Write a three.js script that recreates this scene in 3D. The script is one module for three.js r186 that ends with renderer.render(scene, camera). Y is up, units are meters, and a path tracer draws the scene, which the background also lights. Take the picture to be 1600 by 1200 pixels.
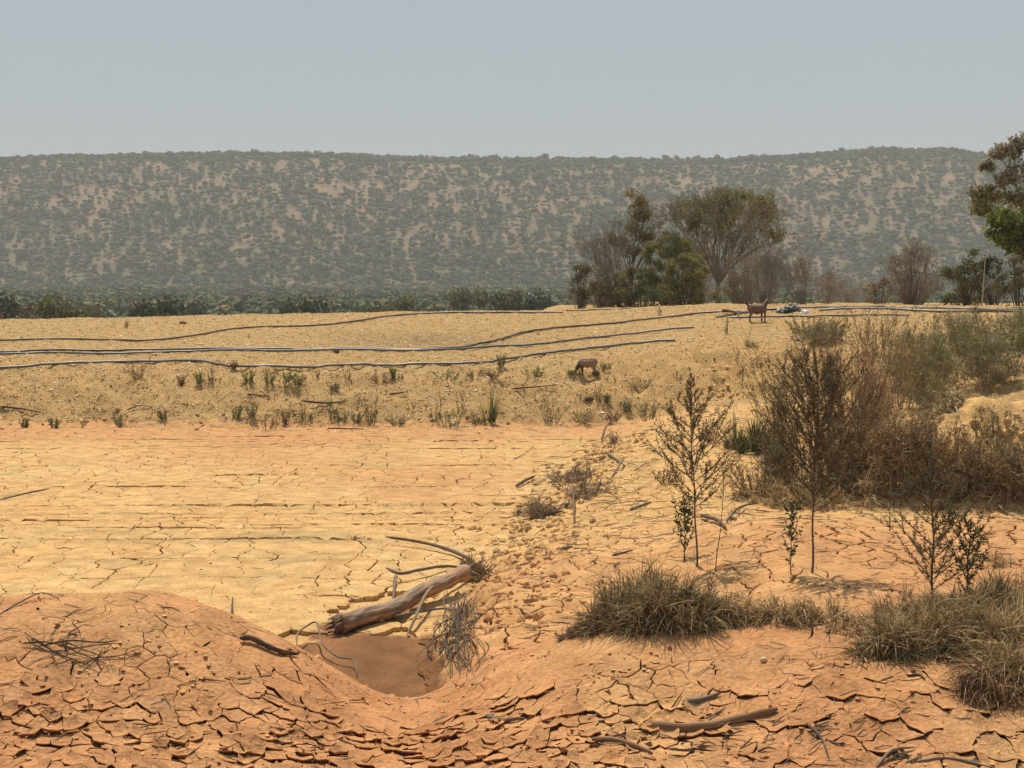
import * as THREE from 'three';
import { MarchingCubes } from 'three/addons/objects/MarchingCubes.js';

// ---------------------------------------------------------------- camera, sky, sun, exposure
const scene = new THREE.Scene();
const EYE = 4.0, FOV = 30, TILT = THREE.MathUtils.degToRad(4.09);
const camera = new THREE.PerspectiveCamera(FOV, 4 / 3, 0.1, 12000);
camera.position.set(0, EYE, 0);
camera.rotation.x = -TILT;

const SUN = { elevation: 60, turn: -14 };                      // the sun stands high, beyond the hill and a little to the left
const sunDir = new THREE.Vector3().setFromSphericalCoords(1, THREE.MathUtils.degToRad(90 - SUN.elevation), THREE.MathUtils.degToRad(180 - SUN.turn));
{
  const W = 512, Hh = 256, d = new Float32Array(W * Hh * 4);
  const low = [0.46, 0.485, 0.49], mid = [0.385, 0.46, 0.515], high = [0.22, 0.33, 0.46];
  for (let j = 0; j < Hh; j++) {
    const el = ((j + 0.5) / Hh - 0.5) * 180, e = Math.max(0, el);
    const a = THREE.MathUtils.smoothstep(e, 0, 14), b = THREE.MathUtils.smoothstep(e, 10, 80);
    const y = Math.sin(el * Math.PI / 180), c = Math.cos(el * Math.PI / 180);
    for (let i = 0; i < W; i++) {
      const az = ((i + 0.5) / W - 0.5) * 2 * Math.PI;
      const cosS = Math.cos(az) * c * sunDir.x + y * sunDir.y + Math.sin(az) * c * sunDir.z;
      const glow = 0.55 * Math.pow(Math.max(0, cosS), 24);      // aureole of the hazy air round the sun
      for (let k = 0; k < 3; k++) d[(j * W + i) * 4 + k] = THREE.MathUtils.lerp(THREE.MathUtils.lerp(low[k], mid[k], a), high[k], b) + glow;
      d[(j * W + i) * 4 + 3] = 1;
    }
  }
  const t = new THREE.DataTexture(d, W, Hh, THREE.RGBAFormat, THREE.FloatType);
  t.mapping = THREE.EquirectangularReflectionMapping;
  t.magFilter = THREE.LinearFilter; t.needsUpdate = true;
  scene.background = t; scene.environment = t;
}
const sun = new THREE.DirectionalLight(new THREE.Color().setRGB(1, 0.925, 0.77), 4.9);
sun.position.copy(sunDir).multiplyScalar(400).add(new THREE.Vector3(0, 0, -60));
sun.target.position.set(0, 0, -60); scene.add(sun, sun.target);
sun.castShadow = true; sun.shadow.radius = 1.4; sun.shadow.mapSize.set(4096, 4096);
Object.assign(sun.shadow.camera, { left: -70, right: 70, top: 80, bottom: -80, near: 1, far: 900 });
const renderer = new THREE.WebGLRenderer({ antialias: true });
renderer.toneMapping = THREE.LinearToneMapping; renderer.toneMappingExposure = 1.06;
renderer.shadowMap.enabled = true;
scene.fog = new THREE.FogExp2(new THREE.Color().setRGB(0.95, 0.94, 0.90), 0.00023);

// ---------------------------------------------------------------- random numbers and noise
let seed = 12345;
const rnd = () => { seed = (seed + 0x6D2B79F5) | 0; let t = Math.imul(seed ^ (seed >>> 15), 1 | seed); t = (t + Math.imul(t ^ (t >>> 7), 61 | t)) ^ t; return ((t ^ (t >>> 14)) >>> 0) / 4294967296; };
const rr = (a, b) => a + (b - a) * rnd();
const gauss = () => (rnd() + rnd() + rnd() + rnd() - 2) * 1.1;
const reseed = (n) => { seed = n * 7919 + 17; };
const { lerp, clamp, smoothstep: sms } = THREE.MathUtils;
const ss = (a, b, x) => a < b ? sms(x, a, b) : 1 - sms(x, b, a);
const hash = (x, y) => { let h = Math.imul(x | 0, 374761393) + Math.imul(y | 0, 668265263); h = Math.imul(h ^ (h >>> 13), 1274126177); return ((h ^ (h >>> 16)) >>> 0); };
const GX = [], GY = []; for (let i = 0; i < 64; i++) { GX.push(Math.cos(i / 64 * 6.28318)); GY.push(Math.sin(i / 64 * 6.28318)); }
function noise(x, y, per = 0) {
  const ix = Math.floor(x), iy = Math.floor(y), fx = x - ix, fy = y - iy;
  const u = fx * fx * fx * (fx * (fx * 6 - 15) + 10), v = fy * fy * fy * (fy * (fy * 6 - 15) + 10);
  const g = (a, b, dx, dy) => { if (per) { a = ((a % per) + per) % per; b = ((b % per) + per) % per; } const k = hash(a, b) & 63; return GX[k] * dx + GY[k] * dy; };
  return 1.5 * lerp(lerp(g(ix, iy, fx, fy), g(ix + 1, iy, fx - 1, fy), u), lerp(g(ix, iy + 1, fx, fy - 1), g(ix + 1, iy + 1, fx - 1, fy - 1), u), v);
}
function fbm(x, y, o = 4, per = 0) { let s = 0, a = 0.5, f = 1; for (let i = 0; i < o; i++) { s += a * noise(x * f + i * 17.3 * (per ? 0 : 1), y * f + i * 9.1 * (per ? 0 : 1), per * f); a *= 0.5; f *= 2; } return s; }
const gaussAt = (x, s, cx, cs, wx, ws) => Math.exp(-((x - cx) ** 2) / (2 * wx * wx) - ((s - cs) ** 2) / (2 * ws * ws));
const table = (t, x) => { if (x <= t[0][0]) return t[0][1]; for (let i = 1; i < t.length; i++) if (x <= t[i][0]) { const k = (x - t[i - 1][0]) / (t[i][0] - t[i - 1][0]); return lerp(t[i - 1][1], t[i][1], k); } return t[t.length - 1][1]; };
const smax = (a, b, k) => { const h = clamp(0.5 + 0.5 * (a - b) / k, 0, 1); return lerp(b, a, h) + k * h * (1 - h); };

// ---------------------------------------------------------------- naming
const taken = {};
const numbered = (n) => { const k = taken[n] = (taken[n] ?? -1) + 1; return k ? n + '_' + String(k).padStart(3, '0') : n; };
function tag(o, label, category, group, kind) { if (label) o.userData.label = label; if (category) o.userData.category = category; if (group) o.userData.group = group; if (kind) o.userData.kind = kind; return o; }
function thing(name, label, category, group, at) { const o = new THREE.Group(); o.name = numbered(name); scene.add(o); if (at) o.position.copy(at); return tag(o, label, category, group); }
function mesh(name, geo, mat, parent) { const m = new THREE.Mesh(geo, mat); m.castShadow = m.receiveShadow = true; m.name = parent ? name : numbered(name); (parent ?? scene).add(m); return m; }

// ---------------------------------------------------------------- mesh builder
class Geo {
  constructor() { this.p = []; this.c = []; this.uv = []; this.i = []; this.n = 0; }
  v(x, y, z, c, u = 0, w = 0) { this.p.push(x, y, z); this.c.push(c[0], c[1], c[2]); this.uv.push(u, w); return this.n++; }
  t(a, b, c) { this.i.push(a, b, c); }
  tube(pts, rad, sides, col, o = {}) {
    const N = pts.length, T = new THREE.Vector3(), A = new THREE.Vector3(), B = new THREE.Vector3(), ref = new THREE.Vector3();
    let prev = null, first = this.n, run = 0;
    for (let k = 0; k < N; k++) {
      T.subVectors(pts[Math.min(N - 1, k + 1)], pts[Math.max(0, k - 1)]).normalize();
      if (!prev) { ref.set(Math.abs(T.y) > 0.8 ? 1 : 0, Math.abs(T.y) > 0.8 ? 0 : 1, 0); A.crossVectors(T, ref).normalize(); } else A.copy(prev).addScaledVector(T, -prev.dot(T)).normalize();
      prev = A.clone(); B.crossVectors(T, A);
      if (k) run += pts[k].distanceTo(pts[k - 1]);
      const r = typeof rad === 'function' ? rad(k / (N - 1), k) : rad[k];
      const cc = typeof col === 'function' ? null : col;
      for (let s = 0; s < sides; s++) {
        const a = s / sides * 6.28318, q = o.lump ? r * (1 + o.lump * noise(run * (o.freq ?? 6) + 31.7, s * 0.9 + run * 2 + (o.off ?? 0))) : r;
        const x = pts[k].x + (A.x * Math.cos(a) + B.x * Math.sin(a)) * q, y = pts[k].y + (A.y * Math.cos(a) + B.y * Math.sin(a)) * q, z = pts[k].z + (A.z * Math.cos(a) + B.z * Math.sin(a)) * q;
        this.v(x, y, z, cc ?? col(k / (N - 1), a, x, y, z), s / sides * (o.ru ?? 1), run * (o.rv ?? 1));
      }
    }
    for (let k = 0; k < N - 1; k++) for (let s = 0; s < sides; s++) {
      const a = first + k * sides + s, b = first + k * sides + (s + 1) % sides;
      this.t(a, b, a + sides); this.t(b, b + sides, a + sides);
    }
    if (o.cap) for (const k of [0, N - 1]) { const m = this.v(pts[k].x, pts[k].y, pts[k].z, o.capCol ?? (typeof col === 'function' ? col(k ? 1 : 0, 0, 0, 0, 0) : col)); for (let s = 0; s < sides; s++) { const a = first + k * sides + s, b = first + k * sides + (s + 1) % sides; k ? this.t(a, b, m) : this.t(b, a, m); } }
  }
  leaf(p, d, len, w, col, up) {            // a folded pointed leaf of four faces' worth of outline
    const s = new THREE.Vector3().crossVectors(d, up ?? new THREE.Vector3(rr(-1, 1), rr(-1, 1), rr(-1, 1))).normalize(), n = new THREE.Vector3().crossVectors(s, d);
    const m = len * rr(0.35, 0.55), f = w * 0.35, a = this.v(p.x, p.y, p.z, col);
    const b = this.v(p.x + d.x * m + s.x * w + n.x * f, p.y + d.y * m + s.y * w + n.y * f, p.z + d.z * m + s.z * w + n.z * f, col);
    const c = this.v(p.x + d.x * len, p.y + d.y * len - len * 0.12, p.z + d.z * len, col);
    const e = this.v(p.x + d.x * m - s.x * w + n.x * f, p.y + d.y * m - s.y * w + n.y * f, p.z + d.z * m - s.z * w + n.z * f, col);
    this.t(a, b, c); this.t(a, c, e);
  }
  blade(p, d, len, w, droop, col, seg = 4) {
    const s = new THREE.Vector3(-d.z, 0, d.x).normalize(); if (!(s.lengthSq() > 0.5)) s.set(1, 0, 0);
    s.applyAxisAngle(d, rr(-1.2, 1.2));
    let q = p.clone(), dir = d.clone(), a = this.v(q.x - s.x * w, q.y - s.y * w, q.z - s.z * w, col), b = this.v(q.x + s.x * w, q.y + s.y * w, q.z + s.z * w, col);
    for (let k = 1; k <= seg; k++) {
      q.addScaledVector(dir, len / seg); dir.y -= droop / seg; dir.normalize();
      const ww = w * (1 - k / seg);
      if (k === seg) { const c = this.v(q.x, q.y, q.z, col); this.t(a, b, c); } else {
        const a2 = this.v(q.x - s.x * ww, q.y - s.y * ww, q.z - s.z * ww, col), b2 = this.v(q.x + s.x * ww, q.y + s.y * ww, q.z + s.z * ww, col);
        this.t(a, b, a2); this.t(b, b2, a2); a = a2; b = b2;
      }
    }
  }
  add(g) { const o = this.n; for (const x of g.p) this.p.push(x); for (const x of g.c) this.c.push(x); for (const x of g.uv) this.uv.push(x); for (const x of g.i) this.i.push(x + o); this.n += g.n; }
  build() {
    const g = new THREE.BufferGeometry();
    g.setAttribute('position', new THREE.BufferAttribute(new Float32Array(this.p), 3));
    g.setAttribute('color', new THREE.BufferAttribute(new Float32Array(this.c), 3));
    g.setAttribute('uv', new THREE.BufferAttribute(new Float32Array(this.uv), 2));
    g.setIndex(this.i); g.computeVertexNormals(); return g;
  }
}
const V = (x, y, z) => new THREE.Vector3(x, y, z);
const mul = (c, k) => [c[0] * k, c[1] * k, c[2] * k];
const mixc = (a, b, t) => [lerp(a[0], b[0], t), lerp(a[1], b[1], t), lerp(a[2], b[2], t)];
const pick = (a) => a[Math.floor(rnd() * a.length) % a.length];
const vary = (c, k = 0.2) => { const m = 1 + rr(-k, k), h = rr(-k, k) * 0.25; return [c[0] * m * (1 + h), c[1] * m, c[2] * m * (1 - h)]; };

// ---------------------------------------------------------------- textures (grain only, tileable, uv in metres)
function dataTex(n, fn, srgb, repeat) {
  const d = new Uint8Array(n * n * 4);
  for (let j = 0; j < n; j++) for (let i = 0; i < n; i++) { const c = fn(i / n, j / n); for (let k = 0; k < 3; k++) d[(j * n + i) * 4 + k] = clamp(Math.round((c.length ? c[k] : c) * 255), 0, 255); d[(j * n + i) * 4 + 3] = 255; }
  const t = new THREE.DataTexture(d, n, n); t.wrapS = t.wrapT = THREE.RepeatWrapping; t.magFilter = THREE.LinearFilter; t.minFilter = THREE.LinearMipmapLinearFilter; t.generateMipmaps = true;
  if (srgb) t.colorSpace = THREE.SRGBColorSpace; if (repeat) t.repeat.set(repeat, repeat); t.needsUpdate = true; return t;
}
// dust, crumbs and clay grain: a light map that the clay colour is multiplied with
const mudTone = dataTex(1024, (u, v) => { const a = fbm(u * 6, v * 6, 5, 6), b = fbm(u * 48 + 3, v * 48, 3, 48), c = Math.max(0, noise(u * 90, v * 90, 90) - 0.55); const k = 0.90 + 0.15 * a + 0.15 * b - 0.45 * c; return [k, k * (1 + 0.02 * a), k * (1 + 0.05 * a)]; }, true);
const mudBump = dataTex(1024, (u, v) => clamp(0.5 + 0.34 * fbm(u * 10, v * 10, 5, 10) + 0.24 * fbm(u * 50, v * 50, 3, 50) + 0.12 * Math.max(0, noise(u * 36, v * 36, 36) - 0.2), 0, 1), false);
const gravelTone = dataTex(1024, (u, v) => { const a = noise(u * 60, v * 60, 60), b = noise(u * 110 + 7, v * 110, 110), f = fbm(u * 5, v * 5, 4, 5); const k = 0.86 + 0.14 * f + 0.30 * a + 0.26 * b; return [k, k * (1 - 0.02 * a), k * (1 - 0.08 * a)]; }, true);
const gravelBump = dataTex(1024, (u, v) => clamp(0.5 + 0.32 * Math.abs(noise(u * 64, v * 64, 64)) + 0.3 * noise(u * 120, v * 120, 120) + 0.2 * fbm(u * 8, v * 8, 3, 8), 0, 1), false);
const barkTone = dataTex(256, (u, v) => { const a = fbm(u * 16, v * 4, 4, 4), k = 0.84 + 0.34 * a; return [k, k, k]; }, true);
const barkBump = dataTex(256, (u, v) => clamp(0.5 + 0.6 * fbm(u * 16, v * 4, 4, 4), 0, 1), false);
const std = (o) => new THREE.MeshStandardMaterial({ vertexColors: true, roughness: 0.95, metalness: 0, ...o });
const dusty = (o) => new THREE.MeshPhysicalMaterial({ vertexColors: true, roughness: 0.97, metalness: 0, specularIntensity: 0.25, ...o });   // dry earth hardly shines
const M = {
  clay: dusty({ map: mudTone, bumpMap: mudBump, bumpScale: 0.036, roughness: 0.97 }),
  wet: dusty({ map: mudTone, bumpMap: mudBump, bumpScale: 0.006, roughness: 0.88 }),
  gravel: dusty({ map: gravelTone, bumpMap: gravelBump, bumpScale: 0.035 }),
  stone: dusty({ roughness: 0.85 }),
  hill: dusty({ roughness: 1 }),
  bark: std({ map: barkTone, bumpMap: barkBump, bumpScale: 0.008 }),
  twig: std({ roughness: 0.9 }),
  leaf: new THREE.MeshPhysicalMaterial({ vertexColors: true, roughness: 0.8, transmission: 0.38, thickness: 0, side: THREE.DoubleSide, specularIntensity: 0.4 }),
  dry: new THREE.MeshPhysicalMaterial({ vertexColors: true, roughness: 0.85, transmission: 0.2, thickness: 0, side: THREE.DoubleSide, specularIntensity: 0.4 }),
  far: dusty({ roughness: 1, side: THREE.DoubleSide }),
  pipe: std({ roughness: 0.45 }),
  hair: std({ roughness: 0.8 }),
  sheet: std({ roughness: 0.5, side: THREE.DoubleSide }),
};

// ---------------------------------------------------------------- terrain: s is the distance away from the camera's foot (-z), x across
const gravelProfile = [[-3, -2], [0, 0], [0.5, 0.22], [1.5, 0.55], [3, 1.02], [5, 1.36], [8, 1.72], [12, 2.18], [16, 2.50], [20, 2.66], [25, 2.66], [35, 2.50], [50, 2.35], [72, 2.1], [95, -1], [130, -5], [170, -8]];
const gravelProfileLeft = [[-3, -2], [0, 0], [0.5, 0.22], [1.5, 0.55], [3, 1.02], [5, 1.36], [8, 1.72], [12, 2.18], [16, 2.50], [20, 2.66], [25, 2.60], [32, 1.9], [45, 0], [80, -4], [120, -8]];
const bankEdge = [[12, -0.7], [15.5, -0.62], [17.5, -0.45], [20, -0.3], [24, 0.1], [28, 0.7], [34, 2.0], [38, 3.2], [44, 3.6]];
const footWobble = (x) => 0.9 * noise(x * 0.16 + 4.2, 2.2) + 0.4 * noise(x * 0.55, 8.1) - ss(3.5, 7, x) * 2.2 - ss(9, 16, x) * 7;
function bankAt(x, s) { const e = table(bankEdge, s) + 0.22 * noise(s * 0.7, 3.3) + 0.12 * noise(s * 2.4, 1.3); const w = 0.35 + 0.10 * Math.max(0, s - 17); return ss(e - 0.12 - 0.3 * w, e + w, x); }
function gravelAt(x, s) { const u = s - 40 - footWobble(x); return ss(-0.35, 0.35, u + 0.25 * noise(x * 1.3, s * 1.3)); }
const pond = (x, s) => {   // the low, still damp floor in front of the log
  const k = 0.16 * noise(x * 2.1, s * 0.9) + 0.08 * noise(x * 7, s * 3);
  const a = ((x + 1.55) / 1.35) ** 2 + ((s - 14.0) / 2.15) ** 2, b = ((x + 1.75 - (s - 17) * 0.42) / 0.34) ** 2 + ((s - 17.1) / 1.15) ** 2;
  return Math.min(Math.max(1 - a, 1 - b) + k, (s - 13.0) * 2, 0.4 - 1.2 * bankAt(x, s));                                          // > 0 inside
};
function height(x, s) {
  const near = 0.47 + 0.02 * (x + 1) * ss(0, 3, x);
  const bank = bankAt(x, s);
  const bankH = 0.06 + 0.30 * ss(22, 17, s) + 0.10 * clamp(x - table(bankEdge, s), 0, 3.2) + 0.30 * ss(1.4, 3.4, x) * (1 - ss(17, 23, s)) + 0.03 * clamp(x - 3, 0, 12) * ss(20, 30, s) + 0.02 * clamp(s - 24, 0, 16);
  const far = lerp(-0.02 + 0.010 * noise(x * 0.5, s * 0.5), bankH, bank);
  let h = lerp(near, far, ss(12.4, 13.7, s));
  // the two foreground mounds and the ridge to the right
  const sp = (c) => s < c ? Math.exp(-((s - c) ** 2) / (2 * 1.25 * 1.25)) : Math.exp(-((s - c) ** 2) / (2 * 0.72 * 0.72));
  const dx = x + 3.35, left = dx > 0 ? Math.exp(-dx * dx / (2 * 1.12 * 1.12)) : Math.exp(-dx * dx / (2 * 4.2 * 4.2));
  h += 0.84 * left * sp(12.3 + 0.2 * noise(x * 0.6, 1));
  h += (0.64 * ss(-1.0, 1.45, x) - 0.10 * gaussAt(x, 0, 2.9, 0, 0.7, 1) + 0.06 * gaussAt(x, 0, 4.2, 0, 0.8, 1)) * sp(12.35 + 0.35 * noise(x * 0.5, 5));
  h -= 0.25 * gaussAt(x, s, -1.0, 12.4, 0.5, 1.1);
  h += 0.16 * gaussAt(x, s, 2.75, 10.7, 0.75, 0.5) - 0.06 * gaussAt(x, s, 1.6, 10.3, 0.6, 0.5);
  h += (0.05 * fbm(x * 0.8, s * 0.8, 3) + 0.020 * fbm(x * 2.4, s * 2.4, 2)) * (1 - ss(13, 14.5, s));
  { const e = x - table(bankEdge, s), rough = ss(13.6, 14.6, s) * ss(40, 34, s) * Math.exp(-((e - 0.55) ** 2) / 0.9); if (rough > 0.02) h += rough * (0.10 * fbm(x * 2.3, s * 1.7, 3) + 0.06 * Math.max(0, noise(x * 3.7 + 2, s * 2.9))); }
  h += (0.13 * fbm(x * 0.7 + 5, s * 0.5, 4)) * bank * ss(13, 15, s) * (1 - ss(38, 42, s));
  // gravel heap
  const u = s - 40 - footWobble(x);
  if (u > -3) {
    let g = lerp(table(gravelProfileLeft, u), table(gravelProfile, u), ss(-6, 4, x));
    g += (ss(3, 12, x) * 0.32 - 0.020 * Math.max(0, -x - 5)) * ss(4, 18, u);
    g += 0.45 * gaussAt(x, s, 6.6, 44, 2.6, 3) + 0.10 * fbm(x * 0.35, s * 0.3, 3) * ss(1, 6, u);
    const rough = gaussAt(0, u, 0, 2.2, 1, 2.2) + 0.25 * ss(3, 6, u) + 0.9 * gaussAt(x, s, 6.8, 41, 2.6, 2.6);
    g += 2.1 * rough * (0.06 * (1 - Math.abs(noise(x * 1.5 + 4, s * 1.2)) * 2) + 0.11 * fbm(x * 0.9, s * 0.9, 4) + 0.05 * Math.max(0, noise(x * 2.6, s * 2.6)) + 0.05 * fbm(x * 3.3, s * 3.3, 2));
    h = smax(h, g, 0.22);
  }
  // spoil heap at the right
  const pile = 1.35 * gaussAt(x, s, 8.9, 24.6, 1.35, 1.5) + 0.55 * gaussAt(x, s, 7.2, 24.4, 0.9, 0.8);
  if (pile > 0.01) h += pile * (1 + 0.38 * fbm(x * 1.1, s * 1.1, 4));
  return h;
}
const bands = [[37.0, 0.02], [36.4, 0.014], [35.9, 0.02], [35.3, 0.016], [34.8, 0.014], [34.3, 0.016], [33.6, 0.014], [32.7, 0.02], [31.2, 0.014], [29.6, 0.024], [27.9, 0.016], [26.7, 0.026], [25.5, 0.03], [25.1, 0.016], [24.6, 0.022], [24.2, 0.018], [23.9, 0.026], [23.5, 0.016], [23.2, 0.016], [22.2, 0.018], [20.6, 0.016], [19.2, 0.014], [18.1, 0.012]];
const bandLift = (s, x) => {                                    // worn terraces of the falling water: a low lip that slopes away behind itself
  let y = 0, at = bands.length; while (at > 0 && bands[at - 1][0] < s) at--;
  if (at < bands.length) { const [b, h] = bands[at], next = at ? bands[at - 1][0] : b + 2; y = h * 1.5 * clamp(0.25 + 1.5 * noise(x * 0.24 + b * 3.7, b), 0, 1.3) * clamp(1 - (s - b) / (next - b), 0, 1); }
  return y * (1 - ss(0.02, 0.45, bankAt(x, s)));
};

// colour of the earth: laid where the photograph shows each kind of clay
const ORANGE = [0.575, 0.275, 0.118], RUST = [0.51, 0.23, 0.096], YELLOW = [0.655, 0.385, 0.155], PALE = [0.69, 0.44, 0.19], GRAVEL = [0.64, 0.40, 0.170], SANDY = [0.67, 0.405, 0.165], WET = [0.22, 0.098, 0.038], OLIVE = [0.33, 0.23, 0.105];
function earth(x, s) {
  const n1 = fbm(x * 0.5 + 11, s * 0.35, 4), n2 = fbm(x * 1.7, s * 1.1 + 4, 3);
  const bank = bankAt(x, s), gr = gravelAt(x, s);
  let flat = mixc(YELLOW, PALE, clamp(0.35 + n1 * 1.2, 0, 1));
  flat = mixc(flat, ORANGE, clamp(0.75 * ss(33.5, 37.5, s + 3.5 * n1 - ss(-4, 2, x) * 1.5) + 0.6 * gaussAt(x, s, -1.8, 28.5, 1.5, 2.4) + 0.5 * gaussAt(x, s, -6, 33, 2, 2) + 0.35 * n2, 0, 0.85));
  flat = mixc(flat, OLIVE, 0.42 * clamp(3.2 * (noise(x * 0.11 + 4, s * 2.3) * (0.7 + 0.5 * noise(x * 0.5, s * 0.3)) - 0.28), 0, 1) * ss(18, 21, s));   // old waterlines of darker silt
  let right = mixc(mixc(ORANGE, YELLOW, 0.35), YELLOW, clamp(ss(16, 24, s) + 0.5 * n1, 0, 1));
  right = mixc(right, PALE, ss(0.1, 0.5, n2) * 0.4);
  let c = mixc(flat, right, bank);
  const clayish = mixc(ORANGE, n1 > 0 ? mixc(ORANGE, SANDY, 0.55) : RUST, clamp(Math.abs(n1) * 1.6 + 0.2 * n2, 0, 0.8));
  c = mixc(c, clayish, (1 - ss(13.3, 14.4, s + 0.3 * n2)));
  c = mixc(c, clayish, 0.55 * ss(1.5, 4, x) * (1 - ss(17, 20, s + n1)));
  const heap = mixc(mixc(GRAVEL, SANDY, clamp(0.45 + 1.3 * n2, 0, 1)), SANDY, gaussAt(0, s, 0, 41.5, 1, 2.0) * 0.8 + gaussAt(x, s, 6.5, 42, 2.6, 3));
  c = mixc(c, heap, gr);
  c = mixc(c, [0.30, 0.20, 0.10], 0.6 * gr * gaussAt(x, s, -3.1, 50, 2.2, 1.4) * clamp(1 + n2, 0, 1));
  c = mixc(c, SANDY, clamp(gaussAt(x, s, 8.6, 24.6, 1.9, 1.7) * 1.2, 0, 0.8));
  const w = pond(x, s);
  c = mixc(c, mixc(WET, RUST, clamp(0.05 + n2 * 0.7, 0, 0.45)), ss(-0.03, 0.06, w));
  return c;
}
const plated = (x, s) => pond(x, s) < 0.0 && s - 40 - footWobble(x) < -0.5 + 0.5 * noise(x * 0.9, 3) && gaussAt(x, s, 8.6, 24.6, 1.9, 1.6) < 0.3;
const sink = (x, s) => { const u = s - 40 - footWobble(x); return 0.055 * ss(0.02, -0.05, pond(x, s)) * ss(0.2, -1.0, u) * (1 - ss(0.1, 0.4, gaussAt(x, s, 8.6, 24.6, 1.9, 1.6))) + 0.02 * ss(-0.05, 0.2, pond(x, s)); };

// where a line of sight of the photograph meets the ground
const tanH = Math.tan(THREE.MathUtils.degToRad(FOV / 2)), PX = 600 / tanH;
const ray = (px, py) => { const a = (px - 800) / PX, b = -(py - 600) / PX; return V(a, b * Math.cos(TILT) - Math.sin(TILT), -(Math.cos(TILT) + b * Math.sin(TILT))); };
function onGround(px, py, lift = 0) {
  const d = ray(px, py); let t = 6, last = 6;
  for (; t < 140; t += 0.01 + t * 0.002) { if (EYE + d.y * t < height(d.x * t, -d.z * t) + lift) break; last = t; }
  for (let k = 0; k < 12; k++) { const m = (t + last) / 2; if (EYE + d.y * m < height(d.x * m, -d.z * m) + lift) t = m; else last = m; }
  return V(d.x * t, height(d.x * t, -d.z * t) + lift, d.z * t);
}
const atDistance = (px, py, s) => { const d = ray(px, py), t = s / -d.z; return V(d.x * t, EYE + d.y * t, -s); };
const standing = (px, s, lift = 0) => { const d = ray(px, 480), x = d.x * s / -d.z; return V(x, height(x, s) + lift, -s); };
const perPixel = (s) => s / PX;

// ---------------------------------------------------------------- ground sheets: clay mounds and banks, dried flat, damp floor, gravel heap
{
  const rows = [], cols = 420;
  for (let s = 4; s < 128;) { rows.push(s); s += clamp(s * 0.0062, 0.05, 0.6); }
  const nx = cols + 1, P = [], C = [], U = [];
  for (const s of rows) for (let i = 0; i < nx; i++) {
    const t = (i / cols - 0.5) * 2, x = t * (0.62 * s + 4.5);
    P.push(x, height(x, s) - sink(x, s), -s); const c = earth(x, s); C.push(c[0], c[1], c[2]); U.push(x / 2, s / 2);
  }
  const sets = { clay_bank: [], mud_flat: [], damp_mud: [], gravel_heap: [] };
  for (let j = 0; j < rows.length - 1; j++) for (let i = 0; i < cols; i++) {
    const a = j * nx + i, x = (P[a * 3] + P[(a + nx + 1) * 3]) / 2, s = (rows[j] + rows[j + 1]) / 2;
    const k = gravelAt(x, s) > 0.5 ? 'gravel_heap' : pond(x, s) > 0 ? 'damp_mud' : s < 13.6 || bankAt(x, s) > 0.5 ? 'clay_bank' : 'mud_flat';
    sets[k].push(a, a + 1, a + nx, a + 1, a + nx + 1, a + nx);
  }
  const whole = new THREE.BufferGeometry();
  whole.setAttribute('position', new THREE.BufferAttribute(new Float32Array(P), 3));
  whole.setIndex(Object.values(sets).flat()); whole.computeVertexNormals();
  const N = whole.attributes.normal.array, mats = { clay_bank: M.clay, mud_flat: M.clay, damp_mud: M.wet, gravel_heap: M.gravel };
  var grounds = {};
  for (const [k, idx] of Object.entries(sets)) {
    const map = new Map(), p = [], n = [], c = [], u = [], ii = [];
    for (const v of idx) { if (!map.has(v)) { map.set(v, p.length / 3); p.push(P[v * 3], P[v * 3 + 1], P[v * 3 + 2]); n.push(N[v * 3], N[v * 3 + 1], N[v * 3 + 2]); c.push(C[v * 3], C[v * 3 + 1], C[v * 3 + 2]); u.push(U[v * 2], U[v * 2 + 1]); } ii.push(map.get(v)); }
    const g = new THREE.BufferGeometry();
    g.setAttribute('position', new THREE.Float32BufferAttribute(p, 3)); g.setAttribute('normal', new THREE.Float32BufferAttribute(n, 3)); g.setAttribute('color', new THREE.Float32BufferAttribute(c, 3)); g.setAttribute('uv', new THREE.Float32BufferAttribute(u, 2)); g.setIndex(ii);
    grounds[k] = mesh(k, g, mats[k]);
  }
  tag(grounds.clay_bank, 'orange cracked clay mounds in the foreground and the clay bank behind them', 'clay bank', null, 'structure');
  tag(grounds.mud_flat, 'pale yellow dried mud flat with cracks and old waterlines', 'mud flat', null, 'structure');
  tag(grounds.damp_mud, 'smooth dark brown damp mud floor in front of the fallen log', 'mud', null, 'structure');
  tag(grounds.gravel_heap, 'long tan heap of mine gravel with pipes lying across it', 'gravel heap', null, 'structure');
}

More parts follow.
